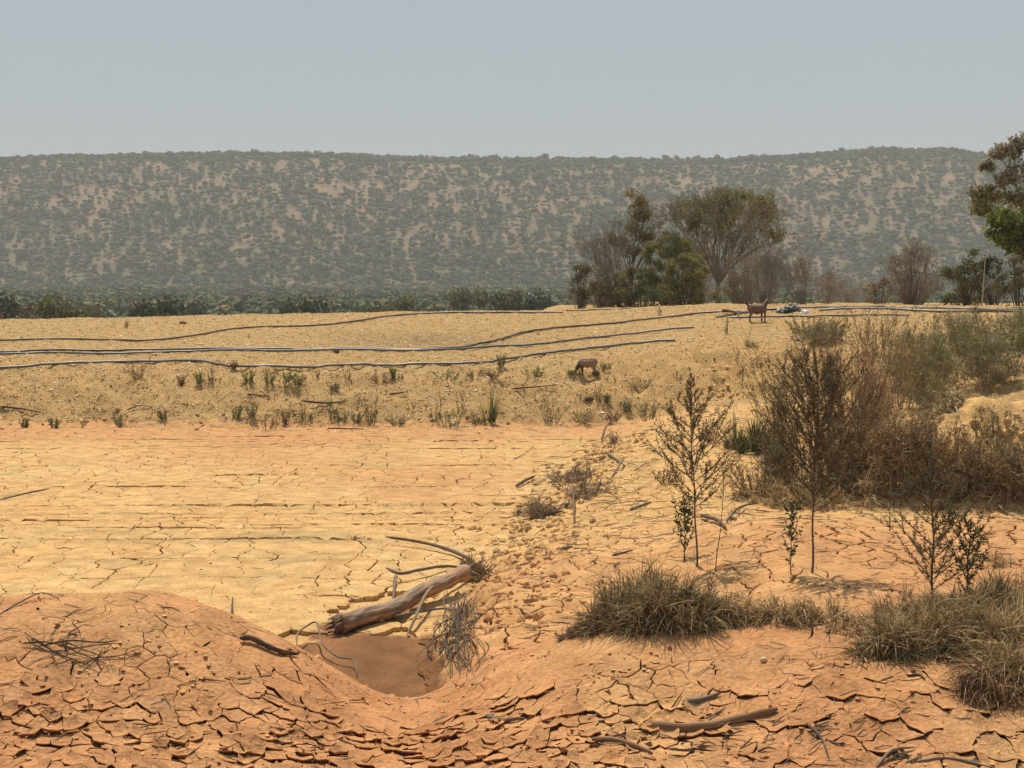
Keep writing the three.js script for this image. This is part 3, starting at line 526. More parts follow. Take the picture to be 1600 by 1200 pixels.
// ---------------------------------------------------------------- trees: recursive limbs, twigs and small leaves
function growTree(o) {
  let wood = new Geo(); const woods = [], leaves = new Geo();
  const grow = (p, d, len, r, depth) => {
    const n = 3 + (depth < 2 ? 2 : 0), pts = [p.clone()], dir = d.clone(); let q = p.clone();
    for (let k = 0; k < n; k++) {
      dir.add(V(gauss(), gauss(), gauss()).multiplyScalar(o.bend ?? 0.16)); dir.y += o.rise?.(q, depth) ?? 0.02; dir.normalize();
      q = q.clone().addScaledVector(dir, len / n); pts.push(q);
    }
    const tip = depth >= o.depth ? 0.25 : 0.68;
    wood.tube(pts, (t) => Math.max(0.004, r * lerp(1, tip, t)), depth < 1 ? 8 : depth < 3 ? 5 : 3, (t, a, x, y, z) => mixc(o.bark, o.bark2 ?? o.bark, clamp(0.5 + 0.8 * noise(x * 3, y * 2 + z), 0, 1)), { rv: 1.2, lump: depth < 2 ? 0.12 : 0 });
    if (depth >= o.depth) {
      for (let k = 0; k < (o.twigs ?? 4); k++) { const e = dir.clone().add(V(gauss(), gauss() * 0.7 + 0.15, gauss()).multiplyScalar(0.55)).normalize(), b = pts[1 + Math.floor(rnd() * n)]; wood.tube([b, b.clone().addScaledVector(e, len * 0.45), b.clone().addScaledVector(e, len * 0.9).add(V(gauss() * 0.05, gauss() * 0.05, gauss() * 0.05))], [Math.max(0.006, r * 0.55), Math.max(0.005, r * 0.4), 0.003], 3, o.bark); }
      const want = o.leafy(q);
      const m = Math.floor(want * o.leaves + rnd());
      for (let k = 0; k < m; k++) {
        const c = pts[1 + Math.floor(rnd() * n)], off = V(gauss(), gauss() * 0.8, gauss()).multiplyScalar(o.clump);
        leaves.leaf(c.clone().add(off), V(gauss(), gauss() - 0.25, gauss()).normalize(), o.leaf * rr(0.7, 1.3), o.leaf * (o.leafW ?? 0.28) * rr(0.8, 1.2), vary(o.tints ? pick(o.tints) : o.tint, 0.28));
      }
      return;
    }
    const kids = depth === 0 ? o.limbs : (rnd() < (o.third ?? 0.35) ? 3 : 2), turn = rnd() * 6.28;
    for (let k = 0; k < kids; k++) {
      const a = turn + k / kids * 6.28 + gauss() * 0.35, sp = (depth === 0 ? o.spread0 : o.spread) * rr(0.7, 1.3);
      const side = V(Math.cos(a), 0, Math.sin(a)); side.addScaledVector(dir, -side.dot(dir)).normalize();
      const nd = dir.clone().multiplyScalar(Math.cos(sp)).addScaledVector(side, Math.sin(sp)).normalize();
      grow(q, nd, len * (depth === 0 ? o.first ?? 0.9 : o.shrink) * rr(0.8, 1.2), r * tip * (kids > 2 ? 0.72 : 0.82), depth + 1);
    }
    if (depth > 0 && rnd() < (o.side ?? 0.5)) { const c = pts[Math.max(1, Math.floor(rnd() * n))], a = rnd() * 6.28; grow(c, dir.clone().add(V(Math.cos(a), rr(-0.1, 0.5), Math.sin(a))).normalize(), len * o.shrink * 0.8, r * 0.45, Math.min(o.depth, depth + 2)); }
  };
  for (const st of o.stems ?? [{ p: V(0, -0.2, 0), d: V(0, 1, 0), len: o.trunk, r: o.r }]) { wood = new Geo(); woods.push(wood); grow(st.p, st.d.clone().normalize(), st.len, st.r, st.depth ?? 0); }
  if (o.fit) {                                                   // bring it to the width and height seen
    let x0 = 1e9, x1 = -1e9, y1 = 0; for (const g of [...woods, leaves]) for (let i = 0; i < g.p.length; i += 3) { x0 = Math.min(x0, g.p[i]); x1 = Math.max(x1, g.p[i]); y1 = Math.max(y1, g.p[i + 1]); }
    const kx = o.fit[0] / (x1 - x0), ky = o.fit[1] / y1, mx = o.fit[2] === undefined ? 0 : o.fit[2] - (x0 + x1) / 2 * kx;
    for (const g of [...woods, leaves]) for (let i = 0; i < g.p.length; i += 3) { g.p[i] = g.p[i] * kx + mx * clamp(g.p[i + 1] * ky / o.fit[1] * 1.4, 0, 1); g.p[i + 1] *= ky; g.p[i + 2] *= kx; }
  }
  return { woods, leaves };
}
function tree(name, label, category, at, o, group) {
  const T = thing(name, label, category, group, at), g = growTree(o), s = -at.z;
  for (const [px, py, rpx, n, tints] of o.lobes ?? []) {         // heads of foliage where the photograph shows them, each on its own limb
    const c = atDistance(px, py, s).sub(at), r = rpx * perPixel(s); c.z += gauss() * r;
    const f = V(c.x * 0.12, Math.min(c.y * 0.45, o.fork ?? 2.2), 0), m = f.clone().lerp(c, 0.5).add(V(gauss() * 0.12, 0.15, gauss() * 0.12));
    g.woods[0].tube([V(0, Math.min(1, f.y * 0.6), 0), f, m, c], [0.05, 0.045, 0.028, 0.01], 5, vary(o.bark, 0.1));
    for (let k = 0; k < 10; k++) { const d = V(gauss(), gauss() * 0.8 + 0.2, gauss()).normalize(), b = m.clone().lerp(c, rr(0.3, 1)); g.woods[0].tube([b, b.clone().addScaledVector(d, r * 0.5), b.clone().addScaledVector(d, r * 0.9).add(V(0, r * 0.12, 0))], [0.014, 0.01, 0.004], 3, o.bark); }
    const subs = Array.from({ length: 7 }, () => c.clone().add(V(gauss(), gauss() * 0.7, gauss()).multiplyScalar(r * 0.55)));
    for (let k = 0; k < n; k++) { const p = pick(subs).clone().add(V(gauss(), gauss() * 0.8, gauss()).multiplyScalar(r * 0.33)); g.leaves.leaf(p, V(gauss(), gauss() - 0.25, gauss()).normalize(), o.leaf * rr(0.7, 1.3), o.leaf * (o.leafW ?? 0.3) * rr(0.8, 1.2), vary(pick(tints), 0.28)); }
  }
  g.woods.forEach((w) => mesh(g.woods.length > 1 ? 'stem' : 'trunk', w.build(), M.bark, T)); if (g.leaves.n) mesh('crown', g.leaves.build(), M.leaf, T);
  return T;
}
const BARK = [0.20, 0.165, 0.13], BARK2 = [0.11, 0.085, 0.065], PALEBARK = [0.46, 0.39, 0.31], GREYBARK = [0.34, 0.29, 0.24];
const behind = 'trees standing behind the crest of the gravel heap';
reseed(31);
// big umbrella-shaped tree, twigs showing, leaves mostly along the top
tree('umbrella_tree', 'tall umbrella-shaped tree with forking bare limbs and a thin leafy top', 'tree', standing(1122, 88), {
  trunk: 1.3, r: 0.20, limbs: 6, spread0: 0.72, spread: 0.36, first: 0.95, shrink: 0.80, depth: 6, bend: 0.11, third: 0.45, side: 0.6, bark: PALEBARK, bark2: BARK,
  rise: (q) => q.y > 5.6 ? -0.10 : 0.05, leaves: 20, clump: 0.2, leaf: 0.15, leafy: (q) => 0.16 + 1.25 * ss(4.9, 6.4, q.y + 0.35 * q.x), tints: [[0.25, 0.225, 0.08], [0.20, 0.19, 0.07], [0.32, 0.25, 0.11]] , lobes: [[1125, 306, 22], [1155, 303, 24], [1185, 314, 18], [1098, 322, 20], [1200, 336, 15], [1150, 326, 26], [1085, 348, 16], [1130, 338, 28], [1204, 322, 12], [1215, 365, 14]].map((a) => [...a, a[2] * 34, [[0.26, 0.24, 0.085], [0.21, 0.20, 0.07], [0.32, 0.26, 0.11]]]), fit: [8.4, 7.5, 0.2] }, behind);
// slanting tree with bare limbs at the left of the clump
tree('leaning_tree', 'bare branching tree leaning left at the left end of the tree clump', 'tree', standing(968, 84), {
  trunk: 1.6, r: 0.11, limbs: 3, spread0: 0.42, spread: 0.34, first: 1.0, shrink: 0.80, depth: 5, bend: 0.12, side: 0.55, bark: GREYBARK, bark2: BARK2, stems: [{ p: V(0, -0.2, 0), d: V(-0.32, 1, 0), len: 2.0, r: 0.17 }, { p: V(0.12, -0.2, 0.1), d: V(-0.05, 1, 0.1), len: 1.9, r: 0.13 }, { p: V(-0.1, -0.2, 0.1), d: V(-0.6, 1, 0.1), len: 1.9, r: 0.12 }], twigs: 8,
  leaves: 4, clump: 0.16, leaf: 0.11, leafy: (q) => 0.3 + 0.5 * ss(0.2, 0.6, noise(q.x, q.y)), tints: [[0.22, 0.16, 0.07], [0.17, 0.14, 0.055], [0.26, 0.15, 0.07]] , fit: [5.6, 5.9, -1.2] }, behind);
// taller tree whose leafy head stands above the left half of the clump
tree('leafy_tree', 'slim dark tree with one tall leafy brown-green head left of the umbrella tree', 'tree', standing(985, 87), {
  trunk: 2.6, r: 0.13, limbs: 3, spread0: 0.30, spread: 0.38, first: 0.75, shrink: 0.76, depth: 5, bend: 0.10, side: 0.7, bark: BARK2, rise: () => 0.10,
  leaves: 8, clump: 0.24, leaf: 0.15, leafy: (q) => ss(2.2, 4.2, q.y) * (0.35 + ss(-0.3, 0.4, noise(q.x * 0.9, q.y * 0.9))), tints: [[0.19, 0.155, 0.055], [0.14, 0.135, 0.046], [0.25, 0.165, 0.065]] , lobes: [[1000, 312, 20], [1006, 338, 22], [988, 355, 22], [964, 374, 16], [1012, 372, 16], [994, 390, 16]].map((a) => [...a, a[2] * 36, [[0.27, 0.225, 0.08], [0.21, 0.19, 0.07], [0.35, 0.25, 0.10]]]), fit: [4.2, 7.2, 0.5] }, behind);
tree('slanting_tree', 'thin pale slanting stem with sparse leaves between the leafy tree and the umbrella tree', 'tree', standing(1045, 80), {
  limbs: 2, spread0: 0.4, spread: 0.4, shrink: 0.72, depth: 4, bend: 0.10, bark: PALEBARK, leaves: 16, clump: 0.2, leaf: 0.13, leafy: () => 0.7, stems: [{ p: V(0.1, 0, 0), d: V(-0.62, 1, 0), len: 2.6, r: 0.055 }], rise: () => 0.12, tints: [[0.12, 0.13, 0.03], [0.09, 0.10, 0.03]] , fit: [3.4, 4.8, -1.0] }, behind);
// green bushes at the foot of the clump
function volumeBush(o) {                                        // foliage or twigs filling a bush down to the ground
  const wood = new Geo(), leaves = new Geo(), lobes = [];
  for (let k = 0; k < o.lobes; k++) { const a = rnd() * 6.28, q = Math.sqrt(rnd()), y = Math.pow(rnd(), 0.85); const w = o.w / 2 * Math.sqrt(Math.max(0.05, 1 - (y - 0.25) ** 2 * 1.5)) * (0.8 + 0.35 * noise(a, y * 3 + o.w * 7)); lobes.push(V(Math.cos(a) * q * w, 0.06 * o.h + y * o.h * 0.88 * (1 - 0.12 * q * q), Math.sin(a) * q * w * 0.8)); }
  for (const c of lobes) {
    const foot = V(c.x * 0.25, -0.15, c.z * 0.25), m = foot.clone().lerp(c, 0.5).add(V(gauss() * 0.12, 0.1 * c.y, gauss() * 0.12));
    wood.tube([foot, m, c], [o.r ?? 0.022, (o.r ?? 0.022) * 0.7, 0.006], 4, vary(o.bark, 0.2));
    for (let k = 0; k < (o.twigs ?? 5); k++) { const d = V(gauss(), gauss() * 0.8 + 0.35, gauss()).normalize(), L = o.spray * rr(0.6, 1.5), s = m.clone().lerp(c, rr(0.4, 1)), e = s.clone().addScaledVector(d, L * 0.55), f = e.clone().addScaledVector(d.add(V(gauss() * 0.3, gauss() * 0.3 + 0.1, gauss() * 0.3)).normalize(), L * 0.6); wood.tube([s, e, f], [0.009, 0.007, 0.003], 3, vary(o.bark, 0.25)); if (o.fine) for (let j = 0; j < o.fine; j++) { const g = s.clone().lerp(f, rr(0.2, 1)), h = g.clone().addScaledVector(V(gauss(), gauss() + 0.3, gauss()).normalize(), L * 0.45); wood.tube([g, h], [0.006, 0.003], 3, vary(o.bark, 0.25)); } }
    const tone = rr(0.8, 1.2);
    for (let k = 0; k < o.n / o.lobes; k++) { const p = c.clone().add(V(gauss(), gauss() * 0.8, gauss()).multiplyScalar(o.spray * 0.62)); if (p.y < 0.02) p.y = rnd() * 0.2; leaves.leaf(p, V(gauss(), gauss() - 0.2, gauss()).normalize(), o.leaf * rr(0.7, 1.3), o.leaf * (o.leafW ?? 0.3) * rr(0.8, 1.2), vary(mul(pick(o.tints), tone), 0.25)); }
  }
  return { wood, leaves };
}
function fullBush(name, label, category, at, o, group, leafMat = M.leaf) { const T = thing(name, label, category, group, at), g = volumeBush(o); mesh('branches', g.wood.build(), M.twig, T).userData.kind = 'stuff'; if (g.leaves.n) mesh('foliage', g.leaves.build(), leafMat, T); return T; }
const bushy = (px, s, w, h, label, tints, n = 5, leafN = 13, leaf = 0.12, bark = BARK2) => fullBush('green_bush', label, 'bush', standing(px, s), { w: w * 1.35, h: h * 1.08, lobes: Math.round(10 + w * h * 3.2), n: Math.round(w * h * leafN * 34), spray: 0.34, leaf, tints, bark, twigs: 4 }, 'bushes behind the crest of the gravel heap');
const GREENS = [[0.23, 0.215, 0.062], [0.18, 0.17, 0.052], [0.29, 0.25, 0.085]], DARKS = [[0.165, 0.155, 0.056], [0.195, 0.17, 0.064], [0.13, 0.127, 0.048]], BROWNS = [[0.28, 0.20, 0.105], [0.21, 0.155, 0.08], [0.33, 0.24, 0.13]];
bushy(1048, 83, 4.0, 4.3, 'tall fresh green bush filling the gap left of the umbrella tree trunk', GREENS, 7, 24);
bushy(1070, 79, 3.4, 2.7, 'broad low green bush at the foot of the umbrella tree', GREENS, 8, 24);
bushy(1003, 80, 3.0, 2.4, 'dark green bush below the slim leafy tree', DARKS, 6, 22);
bushy(1018, 77, 1.5, 1.1, 'small bright green bush on the crest in front of the dark bush', [[0.09, 0.13, 0.03], [0.12, 0.15, 0.04]], 4, 12, 0.09);
bushy(906, 82, 1.5, 2.6, 'narrow brown-green drooping bush at the far left of the tree clump', [[0.19, 0.155, 0.06], [0.145, 0.125, 0.05]], 5, 12);
bushy(938, 84, 1.8, 1.7, 'grey-brown half-bare bush between the drooping bush and the leaning tree', BROWNS, 6, 12);
bushy(1152, 90, 2.0, 2.0, 'olive bush just right of the umbrella tree trunk', [GREENS[1], BROWNS[0], DARKS[1]], 6, 13);
bushy(968, 82, 2.4, 1.9, 'brown-green low bush under the leaning tree', [DARKS[0], BROWNS[1]], 6, 14);
// bare grey tree and brown thicket at the right of the clump
tree('bare_tree', 'bare grey crooked tree right of the umbrella tree behind the tarpaulin heap', 'tree', standing(1222, 84), {
  limbs: 3, spread0: 0.55, spread: 0.48, first: 0.9, shrink: 0.80, depth: 6, bend: 0.20, third: 0.35, side: 0.6, bark: GREYBARK, bark2: PALEBARK, leaves: 1.2, clump: 0.12, leaf: 0.09, leafy: () => 0.5, tints: BROWNS,
  stems: [{ p: V(0, -0.2, 0), d: V(0.08, 1, 0), len: 1.5, r: 0.075 }, { p: V(-1.3, -0.1, 0.3), d: V(0.35, 1, 0), len: 1.2, r: 0.05 }] , fit: [5.6, 4.9, 0.3] }, behind);
for (const [px, s, w, h, label] of [[1092, 96, 3.2, 4.2, 'tall grey-brown thicket behind the umbrella tree trunk'], [945, 90, 3.0, 3.6, 'grey-brown thicket behind the leaning tree'], [1165, 82, 2.6, 3.0, 'brown leafless thicket right behind the standing goat'], [1195, 90, 3.2, 3.7, 'tall dry brown thicket between the umbrella tree and the bare grey tree'], [1258, 84, 2.4, 2.6, 'dry brown thicket right of the bare grey tree'], [1290, 92, 2.4, 2.0, 'low faded thicket at the right end of the tree clump'], [1330, 105, 3.0, 2.0, 'low dry scrub in the gap right of the tree clump']])
  fullBush('dry_thicket', label, 'thicket', standing(px, s), { w: w * 1.6, h: h * 1.15, lobes: Math.round(w * h * 5), n: Math.round(w * h * 120), spray: 0.42, leaf: 0.09, tints: BROWNS, bark: [0.27, 0.21, 0.155], twigs: 9, fine: 3, r: 0.02 }, 'dry thickets behind the crest');
// brown feathery tree and dark bush towards the right edge
fullBush('feathery_tree', 'fuzzy rust-brown feathery tree alone on the crest right of the gap', 'tree', standing(1425, 78), { w: 4.4, h: 3.9, lobes: 80, n: 2600, spray: 0.42, leaf: 0.08, leafW: 0.2, tints: [[0.22, 0.155, 0.06], [0.17, 0.135, 0.05], [0.26, 0.175, 0.075]], bark: [0.22, 0.155, 0.10], twigs: 9, fine: 3, r: 0.02 }, behind);
bushy(1375, 86, 2.2, 1.6, 'low brown bush left of the feathery tree', BROWNS, 6, 12);
bushy(1508, 70, 2.2, 2.7, 'dark olive bush left of the pale slender trunk', DARKS, 6, 22);
bushy(1552, 72, 2.0, 2.6, 'blackish green bush behind the pale slender trunk', [[0.07, 0.07, 0.034], [0.09, 0.088, 0.038]], 6, 13);
bushy(1590, 66, 2.6, 2.3, 'olive brown bush at the right edge under the big tree', [[0.17, 0.145, 0.055], [0.13, 0.12, 0.045]], 6, 10);
tree('slender_tree', 'pale slender bare trunk standing on the crest near the right edge', 'tree', standing(1534, 64), { limbs: 2, spread0: 0.35, spread: 0.4, first: 0.35, shrink: 0.7, depth: 3, bend: 0.045, bark: [0.62, 0.55, 0.45], leaves: 5, clump: 0.16, leaf: 0.10, leafy: () => 0.6, tints: [[0.12, 0.12, 0.04]], stems: [{ p: V(0, -0.2, 0), d: V(0.10, 1, 0), len: 3.6, r: 0.06 }, { p: V(0.12, 1.0, 0), d: V(0.75, 0.7, 0), len: 0.9, r: 0.022, depth: 1 }] , fit: [1.3, 4.6] }, behind);
// big tree rooted beyond the right edge, its crown reaching into view
tree('spreading_tree', 'big tree at the right edge with pale grey leaves above bright green ones', 'tree', standing(1640, 58), {
  limbs: 4, spread0: 0.55, spread: 0.42, first: 0.95, shrink: 0.80, depth: 5, bend: 0.13, third: 0.4, side: 0.7, bark: GREYBARK, bark2: BARK2, trunk: 2.2, r: 0.17, rise: () => 0.03,
  leaves: 8, clump: 0.26, leaf: 0.15, leafW: 0.36, leafy: (q) => 0.12 + 1.0 * ss(-0.25, 0.35, noise(q.x * 0.8 + 2, q.y * 0.8 + q.z * 0.5)), tints: [[0.27, 0.235, 0.16], [0.20, 0.18, 0.11], [0.15, 0.16, 0.055], [0.23, 0.20, 0.12]] , lobes: [[1560, 238, 20], [1588, 228, 24], [1618, 216, 30], [1544, 258, 13], [1572, 276, 22], [1602, 262, 26], [1530, 300, 18], [1556, 303, 24], [1534, 328, 14], [1584, 310, 24], [1625, 300, 30]].map((a, i) => [...a, a[2] * 30, i < 6 ? [[0.38, 0.34, 0.24], [0.30, 0.26, 0.17], [0.34, 0.30, 0.20]] : [[0.28, 0.23, 0.105], [0.23, 0.195, 0.085], [0.33, 0.265, 0.13]]]), fit: [4.6, 7.0, -0.6] }, behind);
tree('green_tree', 'bright green leafy tree at the right edge in front of the big pale one', 'tree', standing(1625, 55), {
  limbs: 3, spread0: 0.6, spread: 0.5, first: 0.7, shrink: 0.74, depth: 4, bend: 0.12, third: 0.5, side: 0.8, bark: BARK2, trunk: 2.6, r: 0.10,
  leaves: 8, clump: 0.2, leaf: 0.17, leafW: 0.42, leafy: (q) => q.y > 2 ? 1 : 0.2, tints: [[0.12, 0.165, 0.035], [0.085, 0.12, 0.028], [0.16, 0.20, 0.05]] , lobes: [[1558, 338, 18], [1580, 343, 28], [1564, 368, 20], [1592, 380, 24], [1612, 350, 34], [1640, 380, 34]].map((a) => [...a, a[2] * 40, [[0.18, 0.215, 0.045], [0.13, 0.165, 0.038], [0.23, 0.26, 0.065]]]), fit: [4.2, 5.4, -1.2] }, behind);
// single valley trees that stand out at the foot of the hill
reseed(33);
{
  const proto = (n, flat, tints, w) => { const w0 = new Geo(), l0 = new Geo(); w0.tube([V(0, -0.3, 0), V(0.02, 0.3, 0), V(-0.02, 0.7, 0)], [0.035, 0.03, 0.015], 5, BARK2); for (let k = 0; k < 5; k++) w0.tube([V(0, 0.35, 0), V(rr(-0.3, 0.3) * w, 0.65, rr(-0.3, 0.3) * w)], [0.015, 0.006], 3, BARK2);
    const lobes = Array.from({ length: 14 }, () => { const a = rnd() * 6.28, r = Math.sqrt(rnd()) * 0.42 * w; return [Math.cos(a) * r, rr(0.45, 0.9) * flat + (1 - flat) * 0.8, Math.sin(a) * r, rr(0.1, 0.2)]; });
    for (let k = 0; k < n; k++) { const l = pick(lobes), d = V(gauss(), gauss() * 0.8, gauss()).multiplyScalar(l[3] * 0.7); l0.leaf(V(l[0], l[1], l[2]).add(d), V(gauss(), gauss(), gauss()).normalize(), rr(0.05, 0.09), rr(0.02, 0.035), vary(pick(tints), 0.25)); } return [w0.build(), l0.build()]; };
  const dark = proto(1500, 1, DARKS, 1.2), flatTop = proto(1200, 0.35, DARKS, 1.7), pink = proto(900, 1, [[0.19, 0.13, 0.10], [0.15, 0.10, 0.075]], 1.3), mid = proto(1300, 0.8, [[0.07, 0.075, 0.03], [0.09, 0.085, 0.04]], 1.3);
  for (const [px, py, s, hpx, p, label] of [[83, 499, 150, 34, dark, 'dark round valley tree peeping over the left end of the heap'], [30, 500, 160, 26, pink, 'pinkish bare-looking valley bush just left of the dark round tree'], [10, 498, 170, 40, mid, 'olive valley tree at the left edge of the picture'], [125, 500, 155, 28, pink, 'pinkish brown valley bush just right of the dark round tree'], [250, 490, 190, 26, mid, 'olive valley tree behind the heap at the left quarter'], [765, 482, 260, 38, flatTop, 'flat-topped dark valley tree left of the tree clump'], [470, 488, 220, 24, mid, 'olive valley tree behind the heap below the pale clearing'], [610, 486, 240, 22, dark, 'small dark valley tree behind the highest part of the heap'], [850, 484, 230, 26, mid, 'olive valley tree just left of the drooping bush']]) {
    const at = atDistance(px, py, s); at.y = hillHeight(at.x, s); const top = atDistance(px, py - hpx, s).y, h = top - at.y;
    const T = thing('valley_tree', label, 'tree', 'single trees in the valley', at); T.scale.set(h * 0.8, h, h * 0.8); T.rotation.y = rnd() * 6;
    mesh('trunk', p[0], M.bark, T); mesh('crown', p[1], M.leaf, T);
  }
}

// ---------------------------------------------------------------- shrubs, saplings, weeds and grass
function shrubGeo(o) {
  const wood = new Geo(), leaves = new Geo(), stemsOut = [];
  const leafRow = (pts, n, len) => { for (let k = 0; k < n; k++) { const t = rr(0.12, 1) * (pts.length - 1), i = Math.min(pts.length - 2, Math.floor(t)), p = pts[i].clone().lerp(pts[i + 1], t - i), d = pts[i + 1].clone().sub(pts[i]).normalize().multiplyScalar(o.along ?? 0.6).add(V(gauss(), gauss() * 0.7 + 0.1, gauss())).normalize(); leaves.leaf(p, d, len * rr(0.6, 1.3), len * (o.leafW ?? 0.2) * rr(0.8, 1.2), vary(pick(o.tints), 0.25)); } };
  const path = (p, d, len, n, wob, rise) => { const pts = [p.clone()], dir = d.clone(); let q = p.clone(); for (let k = 0; k < n; k++) { dir.add(V(gauss(), gauss(), gauss()).multiplyScalar(wob)); dir.y += rise; dir.normalize(); q = q.clone().addScaledVector(dir, len / n); pts.push(q); } return pts; };
  for (let k = 0; k < o.n; k++) {
    const a = rnd() * 6.28, lean = Math.sqrt(rnd()) * (o.lean ?? Math.atan2(o.w * 0.5, o.h)), L = o.h * rr(0.62, 1.04) / Math.max(0.45, Math.cos(lean * 0.9)) * (o.lenK ?? 1);
    const b = V(Math.cos(a), 0, Math.sin(a)).multiplyScalar(Math.sqrt(rnd()) * (o.base ?? o.w * 0.12)); b.y = -0.03; if (o.flat) b.z *= o.flat;
    const d = V(Math.cos(a) * Math.sin(lean), Math.cos(lean), Math.sin(a) * Math.sin(lean) * (o.flat ?? 1)).normalize();
    const pts = path(b, d, L, 6, o.wob ?? 0.07, o.rise ?? 0);
    const c = vary(o.wood, 0.2); wood.tube(pts, (t) => o.r * lerp(1, 0.25, t), 3, c);
    leafRow(pts.slice(o.bareFoot ?? 2), Math.round(o.leaves * 0.6 + rnd()), o.leaf);
    for (let j = 0; j < o.sub; j++) {
      const t = rr(o.subFrom ?? 0.25, 1) * 6, i = Math.min(5, Math.floor(t)), p = pts[i].clone().lerp(pts[i + 1], t - i), dd = pts[i + 1].clone().sub(pts[i]).normalize().multiplyScalar(0.9).add(V(gauss(), gauss() * 0.5 + 0.2, gauss()).multiplyScalar(0.75)).normalize();
      const q = path(p, dd, L * rr(0.10, 0.30) * (1.15 - t / 9), 3, 0.12, o.subRise ?? 0.05); wood.tube(q, (u) => o.r * 0.5 * lerp(1, 0.3, u), 3, c); leafRow(q, Math.floor(o.leaves * 0.5 + rnd()), o.leaf);
    }
  }
  return { wood, leaves };
}
function saplingGeo(o) {
  const wood = new Geo(), leaves = new Geo(), up = [], n = 14;
  for (let k = 0; k <= n; k++) { const t = k / n; up.push(V(o.lean[0] * t + 0.02 * o.h * noise(t * 3, o.h * 9), o.h * t - 0.05, 0.03 * o.h * noise(t * 3 + 9, o.h * 5))); }
  wood.tube(up, (t) => o.r * lerp(1, 0.15, Math.pow(t, 0.8)), 6, (t, a, x, y, z) => vary(o.wood, 0.12));
  const leafAt = (p, d) => leaves.leaf(p, d, o.leaf * rr(0.6, 1.35), o.leaf * o.leafW * rr(0.8, 1.2), vary(pick(o.tints), 0.28));
  const row = (pts, per, from) => { let L = 0; for (let i = 1; i < pts.length; i++) L += pts[i].distanceTo(pts[i - 1]); const m = Math.round(L * per); for (let k = 0; k < m; k++) { const t = (from + (1 - from) * rnd()) * (pts.length - 1), i = Math.min(pts.length - 2, Math.floor(t)), p = pts[i].clone().lerp(pts[i + 1], t - i), d = pts[i + 1].clone().sub(pts[i]).normalize().multiplyScalar(0.7).add(V(gauss(), gauss() * 0.8 + 0.1, gauss())).normalize(); leafAt(p, d); } };
  for (let k = 0; k < o.branches; k++) {
    const t = lerp(o.from, 0.96, (k + rnd()) / o.branches), i = Math.min(n - 1, Math.floor(t * n)), p = up[i].clone().lerp(up[i + 1], t * n - i), a = k * 2.4 + gauss() * 0.4, L = o.reach * o.shape(t) * rr(0.65, 1.15);
    const pts = [p], dir = V(Math.cos(a), o.rise ?? 0.55, Math.sin(a) * 0.8).normalize(); let q = p;
    for (let j = 0; j < 5; j++) { dir.add(V(gauss(), gauss(), gauss()).multiplyScalar(0.10)); dir.y += o.curl ?? 0.12; dir.normalize(); q = q.clone().addScaledVector(dir, L / 5); pts.push(q); }
    wood.tube(pts, (u) => o.r * 0.36 * lerp(1, 0.25, u), 4, vary(o.wood, 0.15)); row(pts, o.per, 0.12);
    for (let j = 0; j < o.twigs; j++) { const b = pts[1 + Math.floor(rnd() * 4)], e = dir.clone().add(V(gauss(), gauss() * 0.6 + 0.2, gauss()).multiplyScalar(0.8)).normalize(), q2 = [b, b.clone().addScaledVector(e, L * 0.14), b.clone().addScaledVector(e, L * rr(0.2, 0.36)).add(V(0, 0.02, 0))]; wood.tube(q2, (u) => o.r * 0.18 * lerp(1, 0.3, u), 3, vary(o.wood, 0.15)); row(q2, o.per, 0.1); }
  }
  row(up.slice(Math.floor(n * 0.55)), o.per * 1.6, 0);
  return { wood, leaves, one: true };
}
function tuftGeo(o) {                                     // a mound of many small tufts, each leaning its own way, with some blades thrown across
  const g = new Geo(), m = Math.max(1, Math.round(o.n / 18)), subs = [];
  for (let k = 0; k < m; k++) { const a = rnd() * 6.28, q = Math.sqrt(rnd()); subs.push([Math.cos(a) * q, Math.sin(a) * q, a, q, rr(0.45, 1.1), gauss() * 0.6, gauss() * 0.6, o.mound ? Math.pow(rnd(), 1.3) * o.mound * (1 - q * q) : 0, pick(o.tints)]); }
  for (let k = 0; k < o.n; k++) {
    const [sx, sz, sa, q, sl, lx, lz, up, tint] = pick(subs), lean = (o.lean ?? 0.5) * rr(0.1, 1.3) * (0.4 + 0.6 * q), wild = rnd() < (o.wild ?? 0.4);
    const p = V((sx + gauss() * 0.09) * o.base, 0, (sz + gauss() * 0.09) * o.base * (o.deep ?? 1)); p.y = (o.ground ? o.ground(p.x, p.z) - 0.012 : -0.012) + up * o.h * rr(0.5, 1);
    const b = wild ? rnd() * 6.28 : sa + gauss() * 0.9, d = V(Math.cos(b) * Math.sin(lean) + lx * 0.35 * (o.lean ?? 0.5) + (o.blow ?? 0) * rnd(), Math.cos(lean) * (wild && o.mound ? rr(-0.2, 1) : 1), Math.sin(b) * Math.sin(lean) + lz * 0.35 * (o.lean ?? 0.5)).normalize();
    g.blade(p, d, o.h * sl * rr(0.35, 1.0) * (o.mound ? 0.72 : 1) * (rnd() < 0.05 ? 1.5 : 1), o.width * rr(0.5, 1.2), (o.droop ?? 0.6) * rr(0.2, 2.0), vary(rnd() < 0.5 ? tint : pick(o.tints), 0.35), o.seg ?? 4);
  }
  return g;
}
function plant(name, label, category, group, at, g, leafMat = M.leaf) { const T = thing(name, label, category, group, at); const st = mesh('stem', g.wood.build(), M.twig, T); if (!g.one) st.userData.kind = 'stuff'; if (g.leaves.n) mesh('foliage', g.leaves.build(), leafMat, T); return T; }
const at = onGround;

